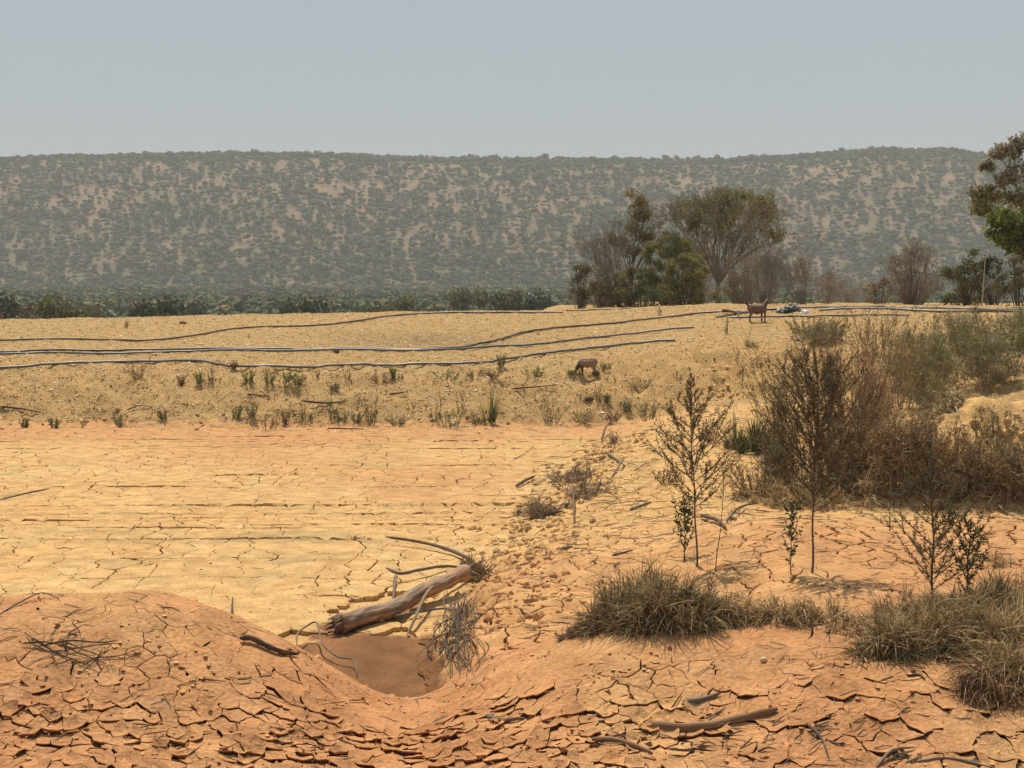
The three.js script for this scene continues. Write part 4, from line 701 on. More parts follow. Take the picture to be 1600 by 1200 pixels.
// ---- grass clumps: px, py of the foot, width and height in the photograph, kind
const GREEN_G = [[0.21, 0.175, 0.072], [0.16, 0.135, 0.055], [0.30, 0.215, 0.10], [0.27, 0.175, 0.085], [0.40, 0.28, 0.135], [0.33, 0.20, 0.10]], DRY_G = [[0.50, 0.34, 0.16], [0.40, 0.26, 0.12], [0.30, 0.19, 0.09], [0.58, 0.43, 0.22]], RED_G = [[0.26, 0.14, 0.07], [0.20, 0.105, 0.055], [0.30, 0.18, 0.09]], MIX_G = [...GREEN_G, ...DRY_G], OLIVE_G = [[0.16, 0.14, 0.055], [0.12, 0.115, 0.045], [0.24, 0.18, 0.085]];
function clump(px, py, w, h, n, tints, label, o = {}) {
  const p = at(px, py), k = perPixel(-p.z), y0 = p.y, base = w * k * (o.foot ?? 0.40);
  const g = tuftGeo({ n: Math.round(n * 1.25), h: h * k * (o.group ? 1.05 : 1.15), base: base * 1.25, mound: o.mound ?? 0.6, width: (o.width ?? 0.0045) * 1.35, lean: (o.lean ?? 0.75) * 1.2, droop: (o.droop ?? 0.9) * 1.35, wild: 0.6, tints, deep: 0.7, seg: o.seg ?? 4, blow: o.blow, ground: (x, z) => height(p.x + x, -(p.z + z)) - y0 });
  const m = mesh('grass_clump', g.build(), M.dry); m.position.copy(p); return tag(m, label, 'grass', o.group ?? 'grass clumps on the clay bank');
}
reseed(41);
clump(1040, 972, 150, 105, 2025, GREEN_G, 'largest dark green grass clump, at the foot of the pointed sapling', { width: 0.006, lean: 0.95 });
clump(962, 972, 120, 85, 1350, [...GREEN_G, RED_G[1]], 'dark green grass clump at the left end of the grassy ridge', { width: 0.006, lean: 1.0 });
clump(1000, 940, 110, 95, 810, GREEN_G, 'dark green grass clump standing behind the largest one', { width: 0.006 });
clump(905, 988, 60, 34, 567, RED_G, 'small reddish drooping grass clump at the lower left end of the ridge', { lean: 1.2, droop: 1.4 });
clump(1100, 966, 90, 70, 1080, MIX_G, 'mixed green and straw grass clump just right of the largest one', { lean: 1.1 });
clump(1150, 966, 110, 66, 1215, DRY_G, 'straw-coloured grass clump below the small leafy shoots', { lean: 1.2, droop: 1.2 });
clump(1215, 968, 110, 58, 1215, DRY_G, 'straw grass clump left of the round-headed sapling foot', { lean: 1.25, droop: 1.3 });
clump(1275, 968, 100, 60, 1080, [...DRY_G, RED_G[0]], 'brown straw grass clump in front of the round-headed sapling', { lean: 1.25, droop: 1.3 });
clump(1330, 985, 80, 44, 486, DRY_G, 'thin straw grass clump in the dip between the two grassy ridges', { lean: 1.3, droop: 1.4 });
clump(1385, 1018, 100, 84, 945, [...GREEN_G, DRY_G[0]], 'green bladed grass clump at the left end of the right ridge', { width: 0.006, lean: 1.0 });
clump(1440, 1010, 130, 100, 1350, MIX_G, 'mixed straw and green grass clump below the twiggy sapling', { lean: 1.1 });
clump(1505, 1005, 140, 110, 1485, DRY_G, 'large straw grass clump right of the twiggy sapling', { lean: 1.1, droop: 1.1 });
clump(1575, 1010, 130, 120, 1485, [...DRY_G, GREEN_G[0]], 'large straw grass clump at the right edge of the right ridge', { lean: 1.1 });
clump(1545, 1085, 100, 105, 1080, [...RED_G, DRY_G[1]], 'brown grass clump hanging over the smooth clay mound at the right', { lean: 1.4, droop: 2.4, blow: -0.3 });
clump(1600, 1075, 90, 120, 810, MIX_G, 'grass clump at the right edge above the bottom corner', { lean: 1.0 });
clump(1490, 960, 120, 70, 675, OLIVE_G, 'olive grass clump behind the straw clumps of the right ridge');
clump(1580, 945, 120, 80, 810, [...DRY_G, ...OLIVE_G], 'straw and olive grass clump behind the right ridge at the edge');
clump(1410, 968, 120, 74, 900, [...DRY_G, GREEN_G[2]], 'straw grass clump behind the green bladed one on the right ridge', { lean: 1.1 });
clump(1470, 985, 110, 84, 900, DRY_G, 'straw grass clump at the very foot of the twiggy sapling', { lean: 1.2, droop: 1.2 });
clump(1545, 960, 130, 84, 900, [...DRY_G, ...OLIVE_G], 'straw grass clump behind the large straw clump of the right ridge', { lean: 1.1 });
clump(1580, 1055, 110, 90, 900, DRY_G, 'straw grass clump above the hanging brown one at the right edge', { lean: 1.2, droop: 1.4 });
clump(1545, 880, 90, 40, 405, DRY_G, 'thin dry grass clump on the clay right of the twiggy sapling', { lean: 1.2 });

// ---- saplings
const SAP = [[0.145, 0.11, 0.048], [0.105, 0.085, 0.038], [0.19, 0.135, 0.065]], SAPWOOD = [0.11, 0.075, 0.05];
function sapling(px, py, hpx, reachPx, label, o) { const p = at(px, py), k = perPixel(-p.z), g = saplingGeo({ h: hpx * k, lean: [(o.leanPx ?? 0) * k], reach: reachPx * k * 1.3, r: 0.014, wood: SAPWOOD, leaf: 0.031, leafW: 0.15, per: 80, twigs: 4, branches: 26, from: 0.3, tints: SAP, shape: (t) => Math.sin(Math.PI * clamp((t - 0.12) / 0.9, 0, 1)) ** 0.8, ...o }); return plant('sapling', label, 'sapling', 'saplings on the clay bank', p, g); }
reseed(42);
sapling(1090, 885, 312, 78, 'pointed dark sapling rising from the green grass clump', { leanPx: -18, branches: 40, per: 150, twigs: 6, rise: 0.6, from: 0.32, shape: (t) => t < 0.62 ? 0.95 : clamp(0.95 - 3.0 * (t - 0.62), 0.14, 1) });
sapling(1120, 892, 250, 34, 'thin sparse sapling just right of the pointed one', { leanPx: 14, branches: 14, per: 30, twigs: 1, r: 0.007, from: 0.4 });
sapling(1268, 895, 335, 112, 'round-headed sapling with a bare lower stem', { leanPx: 6, branches: 64, per: 150, twigs: 7, from: 0.30, rise: 0.5, curl: 0.18, shape: (t) => t < 0.5 ? 1 : clamp(1.35 - 1.15 * (t - 0.2), 0.15, 1) });
sapling(1457, 950, 262, 92, 'low twiggy sapling with spreading side branches on the right ridge', { leanPx: -6, branches: 36, per: 120, twigs: 5, from: 0.12, rise: 0.75, curl: 0.05, shape: (t) => clamp(1.15 - 0.95 * t, 0.15, 1) });
sapling(1512, 952, 150, 52, 'green leafy young bush beside the twiggy sapling', { branches: 26, per: 60, twigs: 2, from: 0.08, leaf: 0.05, tints: [[0.10, 0.11, 0.04], [0.075, 0.085, 0.032]], rise: 0.9 });
sapling(1236, 897, 120, 26, 'green leafy shoots left of the bare sapling stem', { branches: 16, per: 60, twigs: 1, from: 0.1, leaf: 0.055, leafW: 0.2, tints: [[0.09, 0.11, 0.045], [0.12, 0.13, 0.05]], rise: 1.4, r: 0.008 });
sapling(1070, 870, 90, 40, 'leafy dark green shoots at the foot of the pointed sapling', { branches: 20, per: 70, twigs: 1, from: 0.05, leaf: 0.055, leafW: 0.2, tints: [[0.08, 0.095, 0.036], [0.06, 0.072, 0.028]], rise: 1.2, r: 0.008 });
sapling(1390, 830, 70, 30, 'bare little shrub on the orange clay left of the twiggy sapling', { branches: 12, per: 8, twigs: 2, from: 0.05, rise: 1.0, r: 0.008 });
sapling(1522, 795, 170, 18, 'single dark weed stalk standing on the pale clay path', { branches: 10, per: 26, twigs: 0, from: 0.3, r: 0.01, rise: 1.2 });

// ---- the dense shrubs behind, at the right
const REDW = [0.25, 0.135, 0.072], BRW = [0.20, 0.135, 0.085], shrubGroup = 'shrubs along the right side';
function shrub(px, py, wpx, hpx, label, o) { const p = at(px, py), k = perPixel(-p.z), g = shrubGeo({ w: wpx * k, h: hpx * k, n: 26, r: 0.0065, sub: 6, leaves: 5, leaf: 0.045, wob: 0.13, wood: BRW, base: wpx * k * 0.22, tints: SAP, ...o }); return plant('shrub', label, 'shrub', shrubGroup, p, g, M.dry); }
reseed(43);
const BROWN_L = [[0.32, 0.225, 0.105], [0.25, 0.17, 0.08], [0.42, 0.31, 0.155]], OLIVE_L = [[0.27, 0.225, 0.088], [0.21, 0.18, 0.07], [0.36, 0.285, 0.125]], GREEN_L = [[0.20, 0.195, 0.065], [0.155, 0.155, 0.052], [0.26, 0.235, 0.09]];
shrub(1335, 742, 150, 255, 'tallest shrub of thin reddish upright stems in the thicket', { n: 53, sub: 16, leaves: 4, wood: REDW, tints: BROWN_L, lean: 0.24, r: 0.008 });
shrub(1245, 752, 130, 240, 'dark olive brown shrub at the left end of the thicket behind the round-headed sapling', { n: 41, sub: 16, leaves: 12, tints: [...OLIVE_L, BROWN_L[1]], lean: 0.3 });
shrub(1300, 768, 140, 130, 'tangled brown shrub low in front of the reddish stems', { n: 51, sub: 14, leaves: 10, tints: BROWN_L, lean: 0.7 });
shrub(1395, 760, 150, 150, 'brown twiggy shrub in the middle of the thicket', { n: 53, sub: 14, leaves: 12, tints: BROWN_L, wood: REDW, lean: 0.6 });
shrub(1465, 760, 140, 110, 'reddish brown shrub in front of the spoil heap', { n: 53, sub: 14, leaves: 12, tints: [...BROWN_L, [0.20, 0.10, 0.06]], wood: REDW, lean: 0.65 });
shrub(1540, 772, 150, 84, 'dark brown shrub at the foot of the spoil heap', { n: 51, sub: 14, leaves: 14, tints: [...BROWN_L, OLIVE_L[1]], lean: 0.7 });
shrub(1600, 774, 130, 100, 'dark brown shrub at the right edge beside the pale clay path', { n: 46, sub: 14, leaves: 14, tints: [...BROWN_L, OLIVE_L[1]], lean: 0.6 });
shrub(1560, 700, 110, 70, 'olive weeds growing on the face of the spoil heap', { n: 28, sub: 9, leaves: 9, tints: OLIVE_L, lean: 0.6 });
shrub(1180, 775, 90, 60, 'low grey-brown shrub at the left foot of the thicket', { n: 39, sub: 9, leaves: 8, tints: BROWN_L, lean: 0.9 });
shrub(1465, 632, 120, 150, 'green leafy shrub above the spoil heap with pale bent stems', { n: 39, sub: 14, leaves: 15, tints: GREEN_L, lean: 0.35, leaf: 0.06 });
shrub(1405, 640, 110, 130, 'olive brown shrub left of the green leafy one', { n: 39, sub: 14, leaves: 10, tints: [...OLIVE_L, BROWN_L[0]], lean: 0.4 });
shrub(1575, 580, 110, 110, 'olive green shrub at the right edge behind the spoil heap', { n: 39, sub: 14, leaves: 15, tints: GREEN_L, lean: 0.5, leaf: 0.06 });
shrub(1520, 590, 100, 100, 'brown shrub behind the spoil heap left of the edge shrub', { n: 34, sub: 14, leaves: 9, tints: [...OLIVE_L, ...BROWN_L], lean: 0.5 });
shrub(1365, 560, 100, 80, 'olive shrub on the gravel slope above the reddish stems', { n: 30, sub: 13, leaves: 9, tints: OLIVE_L, lean: 0.5, leaf: 0.06 });
shrub(1262, 533, 62, 36, 'low olive bush on the gravel below the tarpaulin heap', { n: 34, sub: 11, leaves: 10, tints: OLIVE_L, lean: 0.9, leaf: 0.06 });
shrub(1302, 532, 48, 36, 'low olive bush on the gravel right of the white stone', { n: 28, sub: 11, leaves: 10, tints: OLIVE_L, lean: 0.8, leaf: 0.06 });
const mass = (px, py, wpx, hpx, label, tints, bark, o = {}) => { const p = at(px, py), k = perPixel(-p.z), w = wpx * k, h = hpx * k; return fullBush('brush', label, 'brush', p, { w, h, lobes: Math.round(26 + w * h * 19), n: Math.round(w * h * (o.leaves ?? 420)), spray: 0.17, leaf: 0.036, leafW: 0.2, tints, bark: [bark[0] * 1.55, bark[1] * 1.8, bark[2] * 1.7], twigs: 8, fine: 4, r: 0.007, ...o }, shrubGroup, M.dry); };
mass(1390, 770, 120, 130, 'dense rusty brush in the middle of the thicket', BROWN_L, [0.27, 0.17, 0.095]);
mass(1440, 766, 120, 120, 'dense brown brush left of the spoil heap foot', [...BROWN_L, OLIVE_L[0]], [0.24, 0.15, 0.095]);
mass(1510, 774, 130, 64, 'dense brown brush below the spoil heap', BROWN_L, [0.24, 0.145, 0.09]);
mass(1580, 778, 120, 70, 'dense brown brush at the right edge of the pale clay path', BROWN_L, [0.22, 0.14, 0.09]);
mass(1320, 772, 130, 120, 'dense olive brown brush behind the round-headed sapling', [...OLIVE_L, BROWN_L[0]], [0.24, 0.16, 0.10]);
mass(1215, 765, 90, 110, 'dense olive brush at the left of the thicket', OLIVE_L, [0.22, 0.155, 0.10]);
mass(1360, 690, 120, 120, 'reddish brush behind the reddish stems', [...BROWN_L, [0.28, 0.16, 0.085]], [0.28, 0.165, 0.095]);
mass(1455, 640, 110, 130, 'leafy green brush above the left part of the spoil heap', GREEN_L, [0.26, 0.2, 0.12], { leaf: 0.05, leaves: 700, spray: 0.2 });
mass(1545, 600, 120, 90, 'olive brush on the slope behind the spoil heap', [...GREEN_L, OLIVE_L[0]], [0.25, 0.18, 0.11], { leaf: 0.05, leaves: 500, spray: 0.22 });
mass(1420, 600, 110, 90, 'loose olive brush on the slope below the crest pipes', OLIVE_L, [0.25, 0.18, 0.11], { leaf: 0.05, leaves: 300, spray: 0.26, lobes: 46 });
mass(1500, 545, 120, 60, 'loose straw brush just below the crest at the right', [...OLIVE_L, BROWN_L[2]], [0.27, 0.2, 0.12], { leaf: 0.05, leaves: 260, spray: 0.26, lobes: 46 });
mass(1590, 545, 110, 70, 'loose olive brush just below the crest at the right edge', OLIVE_L, [0.25, 0.19, 0.11], { leaf: 0.05, leaves: 300, spray: 0.26, lobes: 46 });
mass(1280, 536, 90, 34, 'low olive brush on the gravel around the white stone', OLIVE_L, [0.26, 0.2, 0.12], { leaf: 0.05, leaves: 300, spray: 0.2, lobes: 40 });
clump(1182, 706, 56, 80, 567, [[0.11, 0.135, 0.045], [0.085, 0.105, 0.038], [0.15, 0.16, 0.06]], 'upright green grass clump at the left end of the thicket', { lean: 0.5, droop: 0.4, width: 0.008, group: shrubGroup });
clump(1150, 700, 40, 60, 270, OLIVE_G, 'olive grass clump left of the upright green one', { lean: 0.5, droop: 0.5, width: 0.007, group: shrubGroup });
clump(1200, 782, 120, 60, 900, [...DRY_G, RED_G[0]], 'tan dry grass at the left foot of the thicket', { lean: 1.2, droop: 1.3, width: 0.006, group: shrubGroup });
clump(1255, 784, 150, 66, 945, DRY_G, 'dry straw grass at the foot of the thicket behind the round-headed sapling', { lean: 1.2, droop: 1.3, width: 0.006, group: shrubGroup });
clump(1345, 786, 150, 64, 945, DRY_G, 'dry straw grass at the foot of the reddish stems', { lean: 1.2, droop: 1.3, width: 0.006, group: shrubGroup });
clump(1490, 765, 90, 70, 567, OLIVE_G, 'olive bladed grass in front of the reddish brown shrub', { lean: 0.9, width: 0.007, group: shrubGroup });
clump(1440, 784, 140, 56, 900, DRY_G, 'dry straw grass at the foot of the middle of the thicket', { lean: 1.2, droop: 1.3, width: 0.006, group: shrubGroup });
clump(1560, 784, 140, 56, 675, DRY_G, 'dry straw grass at the foot of the dark brown shrubs', { lean: 1.2, droop: 1.2, width: 0.006, group: shrubGroup });
clump(1480, 640, 60, 60, 324, [[0.45, 0.36, 0.2], [0.36, 0.27, 0.13]], 'bleached bent stalks below the green leafy shrub', { lean: 1.0, droop: 1.6, width: 0.012, group: shrubGroup });

// ---- weeds on the gravel heap
reseed(44);
const GREY_L = [[0.24, 0.22, 0.11], [0.19, 0.18, 0.09], [0.28, 0.25, 0.14]], FRESH = [[0.20, 0.225, 0.075], [0.15, 0.175, 0.06], [0.25, 0.25, 0.10]], DRYL = [[0.32, 0.21, 0.11], [0.25, 0.16, 0.085]], OLIVE_W = [[0.20, 0.175, 0.075], [0.16, 0.14, 0.06], [0.26, 0.21, 0.10]];
const NTH = ['first', 'second', 'third', 'fourth', 'fifth', 'sixth', 'seventh', 'eighth', 'ninth', 'tenth', 'eleventh', 'twelfth', 'thirteenth', 'fourteenth', 'fifteenth', 'sixteenth', 'seventeenth', 'eighteenth', 'nineteenth', 'twentieth', 'twenty-first', 'twenty-second', 'twenty-third', 'twenty-fourth', 'twenty-fifth', 'twenty-sixth', 'twenty-seventh', 'twenty-eighth'];
const kinds = { green: ['fresh green', FRESH], olive: ['olive', OLIVE_W], dry: ['dry reddish', DRYL], grey: ['grey-green', GREY_L] };
function weedRow(list, where, group) {
  list.sort((a, b) => a[0] - b[0]).forEach(([px, py, w, h, kind, form], i) => {
    w *= 1.4; h *= 1.3;
    const [word, tints] = kinds[kind], p = at(px, py), k = perPixel(-p.z), label = `${word} ${form === 'grass' ? 'grass tuft' : form === 'tall' ? 'tall thin weed' : form === 'low' ? 'low bushy weed' : 'weed'}, ${NTH[i]} from left ${where}`;
    if (form === 'grass') { const m = mesh('grass_tuft', tuftGeo({ n: 130, h: h * k * 1.1, base: w * k * 0.16, width: 0.010, lean: 0.45, droop: 0.35, tints, seg: 4 }).build(), M.leaf); m.position.copy(p); tag(m, label, 'grass', group); return; }
    plant('weed', label, 'weed', group, p, shrubGeo({ w: w * k, h: h * k, n: form === 'tall' ? 6 : 18, r: 0.008, sub: form === 'low' ? 6 : 5, leaves: 7, leaf: 0.055, leafW: 0.16, wob: 0.14, wood: mul(tints[1], 1.0), base: w * k * 0.22, tints, lean: form === 'low' ? 0.9 : undefined, bareFoot: 0, subFrom: 0.1 }));
  });
}
weedRow([[214, 592, 15, 24, 'dry', 'low'], [283, 602, 8, 14, 'dry'], [311, 598, 14, 15, 'green'], [330, 599, 10, 32, 'olive', 'tall'], [388, 597, 16, 16, 'green'], [420, 600, 20, 22, 'green'], [448, 596, 16, 15, 'green', 'low'], [465, 600, 12, 14, 'green', 'low'], [493, 592, 12, 16, 'olive', 'tall'], [543, 594, 12, 16, 'dry', 'tall'], [597, 599, 24, 15, 'dry', 'low'], [616, 590, 9, 16, 'green'], [522, 611, 16, 12, 'grey'], [700, 594, 40, 17, 'green', 'low'], [742, 592, 28, 15, 'olive', 'low'], [770, 590, 14, 11, 'dry', 'low'], [783, 573, 12, 18, 'green'], [835, 588, 34, 13, 'green', 'low'], [365, 577, 8, 12, 'dry']], 'below the lowest pipe', 'weeds below the lowest pipe');
weedRow([[40, 668, 12, 12, 'olive'], [85, 669, 14, 14, 'olive'], [132, 668, 10, 12, 'olive', 'tall'], [188, 666, 16, 16, 'grey'], [255, 655, 14, 14, 'olive'], [370, 655, 14, 20, 'green'], [394, 652, 14, 18, 'grey'], [415, 671, 64, 26, 'dry', 'low'], [446, 663, 14, 20, 'olive'], [478, 660, 32, 24, 'olive', 'low'], [518, 653, 14, 38, 'green', 'tall'], [534, 661, 26, 22, 'grey'], [577, 664, 32, 38, 'olive'], [621, 666, 32, 18, 'olive', 'low'], [557, 661, 14, 16, 'grey'], [683, 661, 16, 52, 'green', 'tall'], [705, 668, 38, 26, 'green', 'low'], [720, 642, 18, 32, 'dry', 'tall'], [766, 659, 40, 66, 'green', 'grass'], [745, 662, 14, 10, 'grey', 'low'], [862, 662, 30, 42, 'grey'], [910, 660, 24, 18, 'grey', 'low'], [957, 658, 18, 14, 'dry', 'low'], [1012, 657, 26, 26, 'grey'], [980, 643, 12, 14, 'grey']], 'along the foot of the gravel heap', 'weeds along the foot of the gravel heap');
for (const [px, py, w, h, kind, form, label] of [[945, 579, 24, 15, 'green', 'low', 'green tuft just right of the grazing goat'], [931, 586, 20, 9, 'green', 'low', 'low green weed at the hind feet of the grazing goat'], [894, 585, 18, 9, 'green', 'low', 'low green weed under the nose of the grazing goat'], [1002, 613, 24, 24, 'grey', 'low', 'round grey-green weed alone on the slope right of the grazing goat'], [935, 627, 10, 34, 'olive', 'tall', 'tall thin weed on the slope below the grazing goat'], [948, 627, 14, 15, 'green', '', 'small green weed beside the tall thin one below the grazing goat'], [1135, 524, 18, 36, 'grey', 'tall', 'tall grey-green shoots left of the standing goat'], [1172, 543, 24, 18, 'grey', 'grass', 'grey-green grass tuft below the standing goat'], [1030, 492, 12, 14, 'dry', 'tall', 'thin dry weed on the crest under the umbrella tree'], [197, 512, 7, 12, 'dry', 'tall', 'tiny dry weed high on the left of the heap'], [285, 506, 12, 5, 'dry', 'low', 'tiny dark weed near the crest of the heap at the left'], [527, 551, 14, 6, 'olive', 'low', 'small weed beside the pair of middle pipes'], [1330, 590, 60, 50, 'olive', '', 'olive weed between the sandy face and the reddish stems'], [1108, 690, 60, 40, 'dry', 'low', 'dry brown low bush behind the pointed sapling'], [1040, 755, 40, 34, 'dry', 'low', 'small dry bush on the bank left of the pointed sapling']]) {
  const p = at(px, py), k = perPixel(-p.z), tints = kinds[kind][1];
  if (form === 'grass') { const m = mesh('grass_tuft', tuftGeo({ n: 110, h: h * k * 1.1, base: w * k * 0.22, width: 0.010, lean: 0.8, droop: 0.4, tints }).build(), M.leaf); m.position.copy(p); tag(m, label, 'grass'); continue; }
  plant('weed', label, 'weed', 'single weeds on the gravel heap', p, shrubGeo({ w: w * k, h: h * k, n: form === 'tall' ? 6 : 18, r: 0.008, sub: 5, leaves: 7, leaf: 0.055, leafW: 0.16, wob: 0.14, wood: mul(tints[1], 1), base: w * k * 0.22, tints, lean: form === 'low' ? 0.9 : undefined, bareFoot: 0, subFrom: 0.1 }));
}

// ---------------------------------------------------------------- goats
function animal(bones, res, box, colour) {                       // one skin over tapered bones
  const mc = new MarchingCubes(res, M.hair, false, false, 60000), half = res / 2; mc.isolation = 0;
  const sd = (p, b) => { const ab = b[1].clone().sub(b[0]), t = clamp(p.clone().sub(b[0]).dot(ab) / ab.lengthSq(), 0, 1); return p.distanceTo(b[0].clone().addScaledVector(ab, t)) - lerp(b[2], b[3], t); };
  const p = V(0, 0, 0);
  for (let z = 0; z < res; z++) for (let y = 0; y < res; y++) for (let x = 0; x < res; x++) {
    p.set((x - half) / half, (y - half) / half, (z - half) / half).multiply(box.scale).add(box.center);
    let d = 0; for (const b of bones) d += Math.exp(-sd(p, b) * 110); mc.field[x + y * res + z * res * res] = Math.log(d + 1e-40) / 110;
  }
  mc.update();
  const n = mc.count, P = new Float32Array(mc.positionArray.slice(0, n * 3)), C = new Float32Array(n * 3);
  for (let i = 0; i < n; i++) {
    p.set(P[i * 3], P[i * 3 + 1], P[i * 3 + 2]).multiply(box.scale).add(box.center); P[i * 3] = p.x; P[i * 3 + 1] = p.y; P[i * 3 + 2] = p.z;
    const c = colour(p); const k = 1 + 0.18 * noise(p.x * 30, p.y * 30 + p.z * 20); C[i * 3] = c[0] * k; C[i * 3 + 1] = c[1] * k; C[i * 3 + 2] = c[2] * k;
  }
  const g = new THREE.BufferGeometry(); g.setAttribute('position', new THREE.BufferAttribute(P, 3)); g.setAttribute('color', new THREE.BufferAttribute(C, 3)); g.setAttribute('uv', new THREE.BufferAttribute(new Float32Array(n * 2), 2)); g.computeVertexNormals(); return g;
}
{
  // standing goat, facing right, head up and turned a little away, tail raised
  const B = (a, b, r, q) => [V(...a), V(...b), r, q], p = at(1183, 503.5), k = 28.5 * perPixel(-p.z) / 0.66;
  const bones = [B([-0.25, 0.50, 0], [-0.02, 0.465, 0], 0.135, 0.165), B([-0.02, 0.455, 0], [0.20, 0.48, 0], 0.17, 0.155), B([-0.27, 0.55, 0], [0.20, 0.575, 0], 0.085, 0.07), B([0.22, 0.53, 0], [0.35, 0.70, -0.02], 0.125, 0.078), B([0.36, 0.735, -0.02], [0.47, 0.69, -0.07], 0.072, 0.038), B([0.47, 0.69, -0.07], [0.49, 0.675, -0.08], 0.036, 0.03), B([0.33, 0.745, 0.04], [0.27, 0.72, 0.11], 0.026, 0.016), B([0.34, 0.75, -0.09], [0.29, 0.73, -0.16], 0.026, 0.016), B([-0.34, 0.58, 0], [-0.41, 0.68, 0], 0.03, 0.042), B([-0.41, 0.68, 0], [-0.44, 0.70, 0], 0.042, 0.026)];
  for (const z of [-0.075, 0.075]) { const o = z > 0 ? 0.03 : -0.03; bones.push(B([0.23 + o, 0.46, z], [0.24 + o, 0.25, z], 0.06, 0.032), B([0.24 + o, 0.25, z], [0.235 + o, 0.03, z], 0.028, 0.022), B([0.235 + o, 0.03, z], [0.26 + o, 0.015, z], 0.026, 0.02), B([-0.27 - o, 0.46, z], [-0.22 - o, 0.31, z], 0.085, 0.045), B([-0.22 - o, 0.31, z], [-0.29 - o, 0.21, z], 0.042, 0.03), B([-0.29 - o, 0.21, z], [-0.275 - o, 0.03, z], 0.028, 0.022), B([-0.275 - o, 0.03, z], [-0.25 - o, 0.015, z], 0.026, 0.02)); }
  const g = animal(bones, 72, { scale: V(0.60, 0.50, 0.3), center: V(0.02, 0.41, 0) }, (q) => q.x < -0.35 && q.y > 0.56 ? [0.02, 0.014, 0.012] : q.y < 0.26 ? [0.085, 0.042, 0.026] : q.x > 0.30 && q.y > 0.66 ? [0.11, 0.058, 0.036] : [0.15, 0.078, 0.046]);
  const T = thing('goat', 'brown goat standing on the gravel heap facing right with raised dark tail', 'goat', 'goats on the gravel heap', p); T.scale.setScalar(k); T.rotation.y = 0.25;
  mesh('body', g, M.hair, T);
  for (const z of [-0.075, -0.02]) { const h = new Geo(); h.tube([V(0.35, 0.765, z), V(0.37, 0.80, z * 1.15), V(0.42, 0.835, z * 1.3), V(0.47, 0.85, z * 1.4)], [0.013, 0.012, 0.009, 0.003], 6, [0.42, 0.36, 0.27]); mesh('horn', h.build(), M.twig, T); }
}
{
  // grazing kid, facing left, head down in the weeds
  const B = (a, b, r, q) => [V(...a), V(...b), r, q], p = at(918, 586.5), k = 26.5 * perPixel(-p.z) / 0.60;
  const bones = [B([0.22, 0.46, 0], [0, 0.42, 0], 0.125, 0.15), B([0, 0.42, 0], [-0.17, 0.43, 0], 0.15, 0.135), B([0.25, 0.52, 0], [-0.17, 0.52, 0], 0.075, 0.07), B([-0.20, 0.46, 0], [-0.36, 0.28, 0.02], 0.11, 0.072), B([-0.37, 0.26, 0.02], [-0.43, 0.13, 0.03], 0.068, 0.036), B([-0.35, 0.30, 0.08], [-0.31, 0.27, 0.15], 0.022, 0.014), B([-0.35, 0.30, -0.04], [-0.31, 0.27, -0.11], 0.022, 0.014), B([0.31, 0.53, 0], [0.355, 0.47, 0], 0.026, 0.02)];
  for (const z of [-0.065, 0.065]) { const o = z > 0 ? 0.025 : -0.025; bones.push(B([-0.18 + o, 0.42, z], [-0.19 + o, 0.23, z], 0.052, 0.028), B([-0.19 + o, 0.23, z], [-0.185 + o, 0.03, z], 0.025, 0.02), B([0.24 - o, 0.43, z], [0.20 - o, 0.29, z], 0.072, 0.038), B([0.20 - o, 0.29, z], [0.26 - o, 0.20, z], 0.036, 0.026), B([0.26 - o, 0.20, z], [0.245 - o, 0.03, z], 0.025, 0.02)); }
  const g = animal(bones, 72, { scale: V(0.50, 0.36, 0.26), center: V(-0.04, 0.31, 0) }, (q) => q.x < -0.25 ? [0.045, 0.030, 0.022] : q.y > 0.55 ? [0.07, 0.045, 0.03] : q.x < -0.12 && q.y < 0.36 ? [0.09, 0.058, 0.036] : q.y < 0.30 ? [0.33, 0.22, 0.13] : [0.27, 0.165, 0.088]);
  const T = thing('goat', 'small tan goat with dark head grazing below the lowest pipe', 'goat', 'goats on the gravel heap', p); T.scale.setScalar(k); T.rotation.y = -0.2;
  mesh('body', g, M.hair, T);
}

// ---------------------------------------------------------------- tarpaulin heap, white sack and poles on the crest
{
  reseed(51);
  const p = at(1237, 487), k = perPixel(-p.z), crumple = (w, h, d, col, amp, f) => { const G = new Geo(), N = 40, Mm = 14; for (let j = 0; j <= Mm; j++) for (let i = 0; i <= N; i++) { const a = i / N * 6.28318, e = j / Mm * Math.PI / 2, r = 1 + amp * fbm(Math.cos(a) * f + 3, Math.sin(a) * f + e * f, 3) + 0.5 * amp * Math.abs(noise(a * 3, e * 6)); const x = Math.cos(a) * Math.cos(e) * w * r, y = Math.sin(e) * h * r - 0.03, z = Math.sin(a) * Math.cos(e) * d * r; G.v(x, y, z, vary(col, 0.12)); } for (let j = 0; j < Mm; j++) for (let i = 0; i < N; i++) { const a = j * (N + 1) + i; G.t(a, a + N + 1, a + 1); G.t(a + 1, a + N + 1, a + N + 2); } return G.build(); };
  const T = thing('tarpaulin_heap', 'crumpled black tarpaulin heap on the crest right of the standing goat', 'tarpaulin', null, p);
  mesh('bundle', crumple(13 * k, 11 * k, 0.35, [0.035, 0.035, 0.034], 0.5, 2.2), M.sheet, T);
  const fold = mesh('folded_end', crumple(10 * k, 6 * k, 0.3, [0.045, 0.042, 0.038], 0.6, 2.6), M.sheet, T); fold.position.set(-15 * k, -0.02, 0.05);
  const s = at(1259, 488.5), sack = mesh('white_sack', crumple(6.5 * k, 5 * k, 0.16, [0.72, 0.72, 0.70], 0.5, 2.4), M.sheet); sack.position.copy(s);
  tag(sack, 'small crumpled white sack at the right end of the tarpaulin heap', 'sack');
}

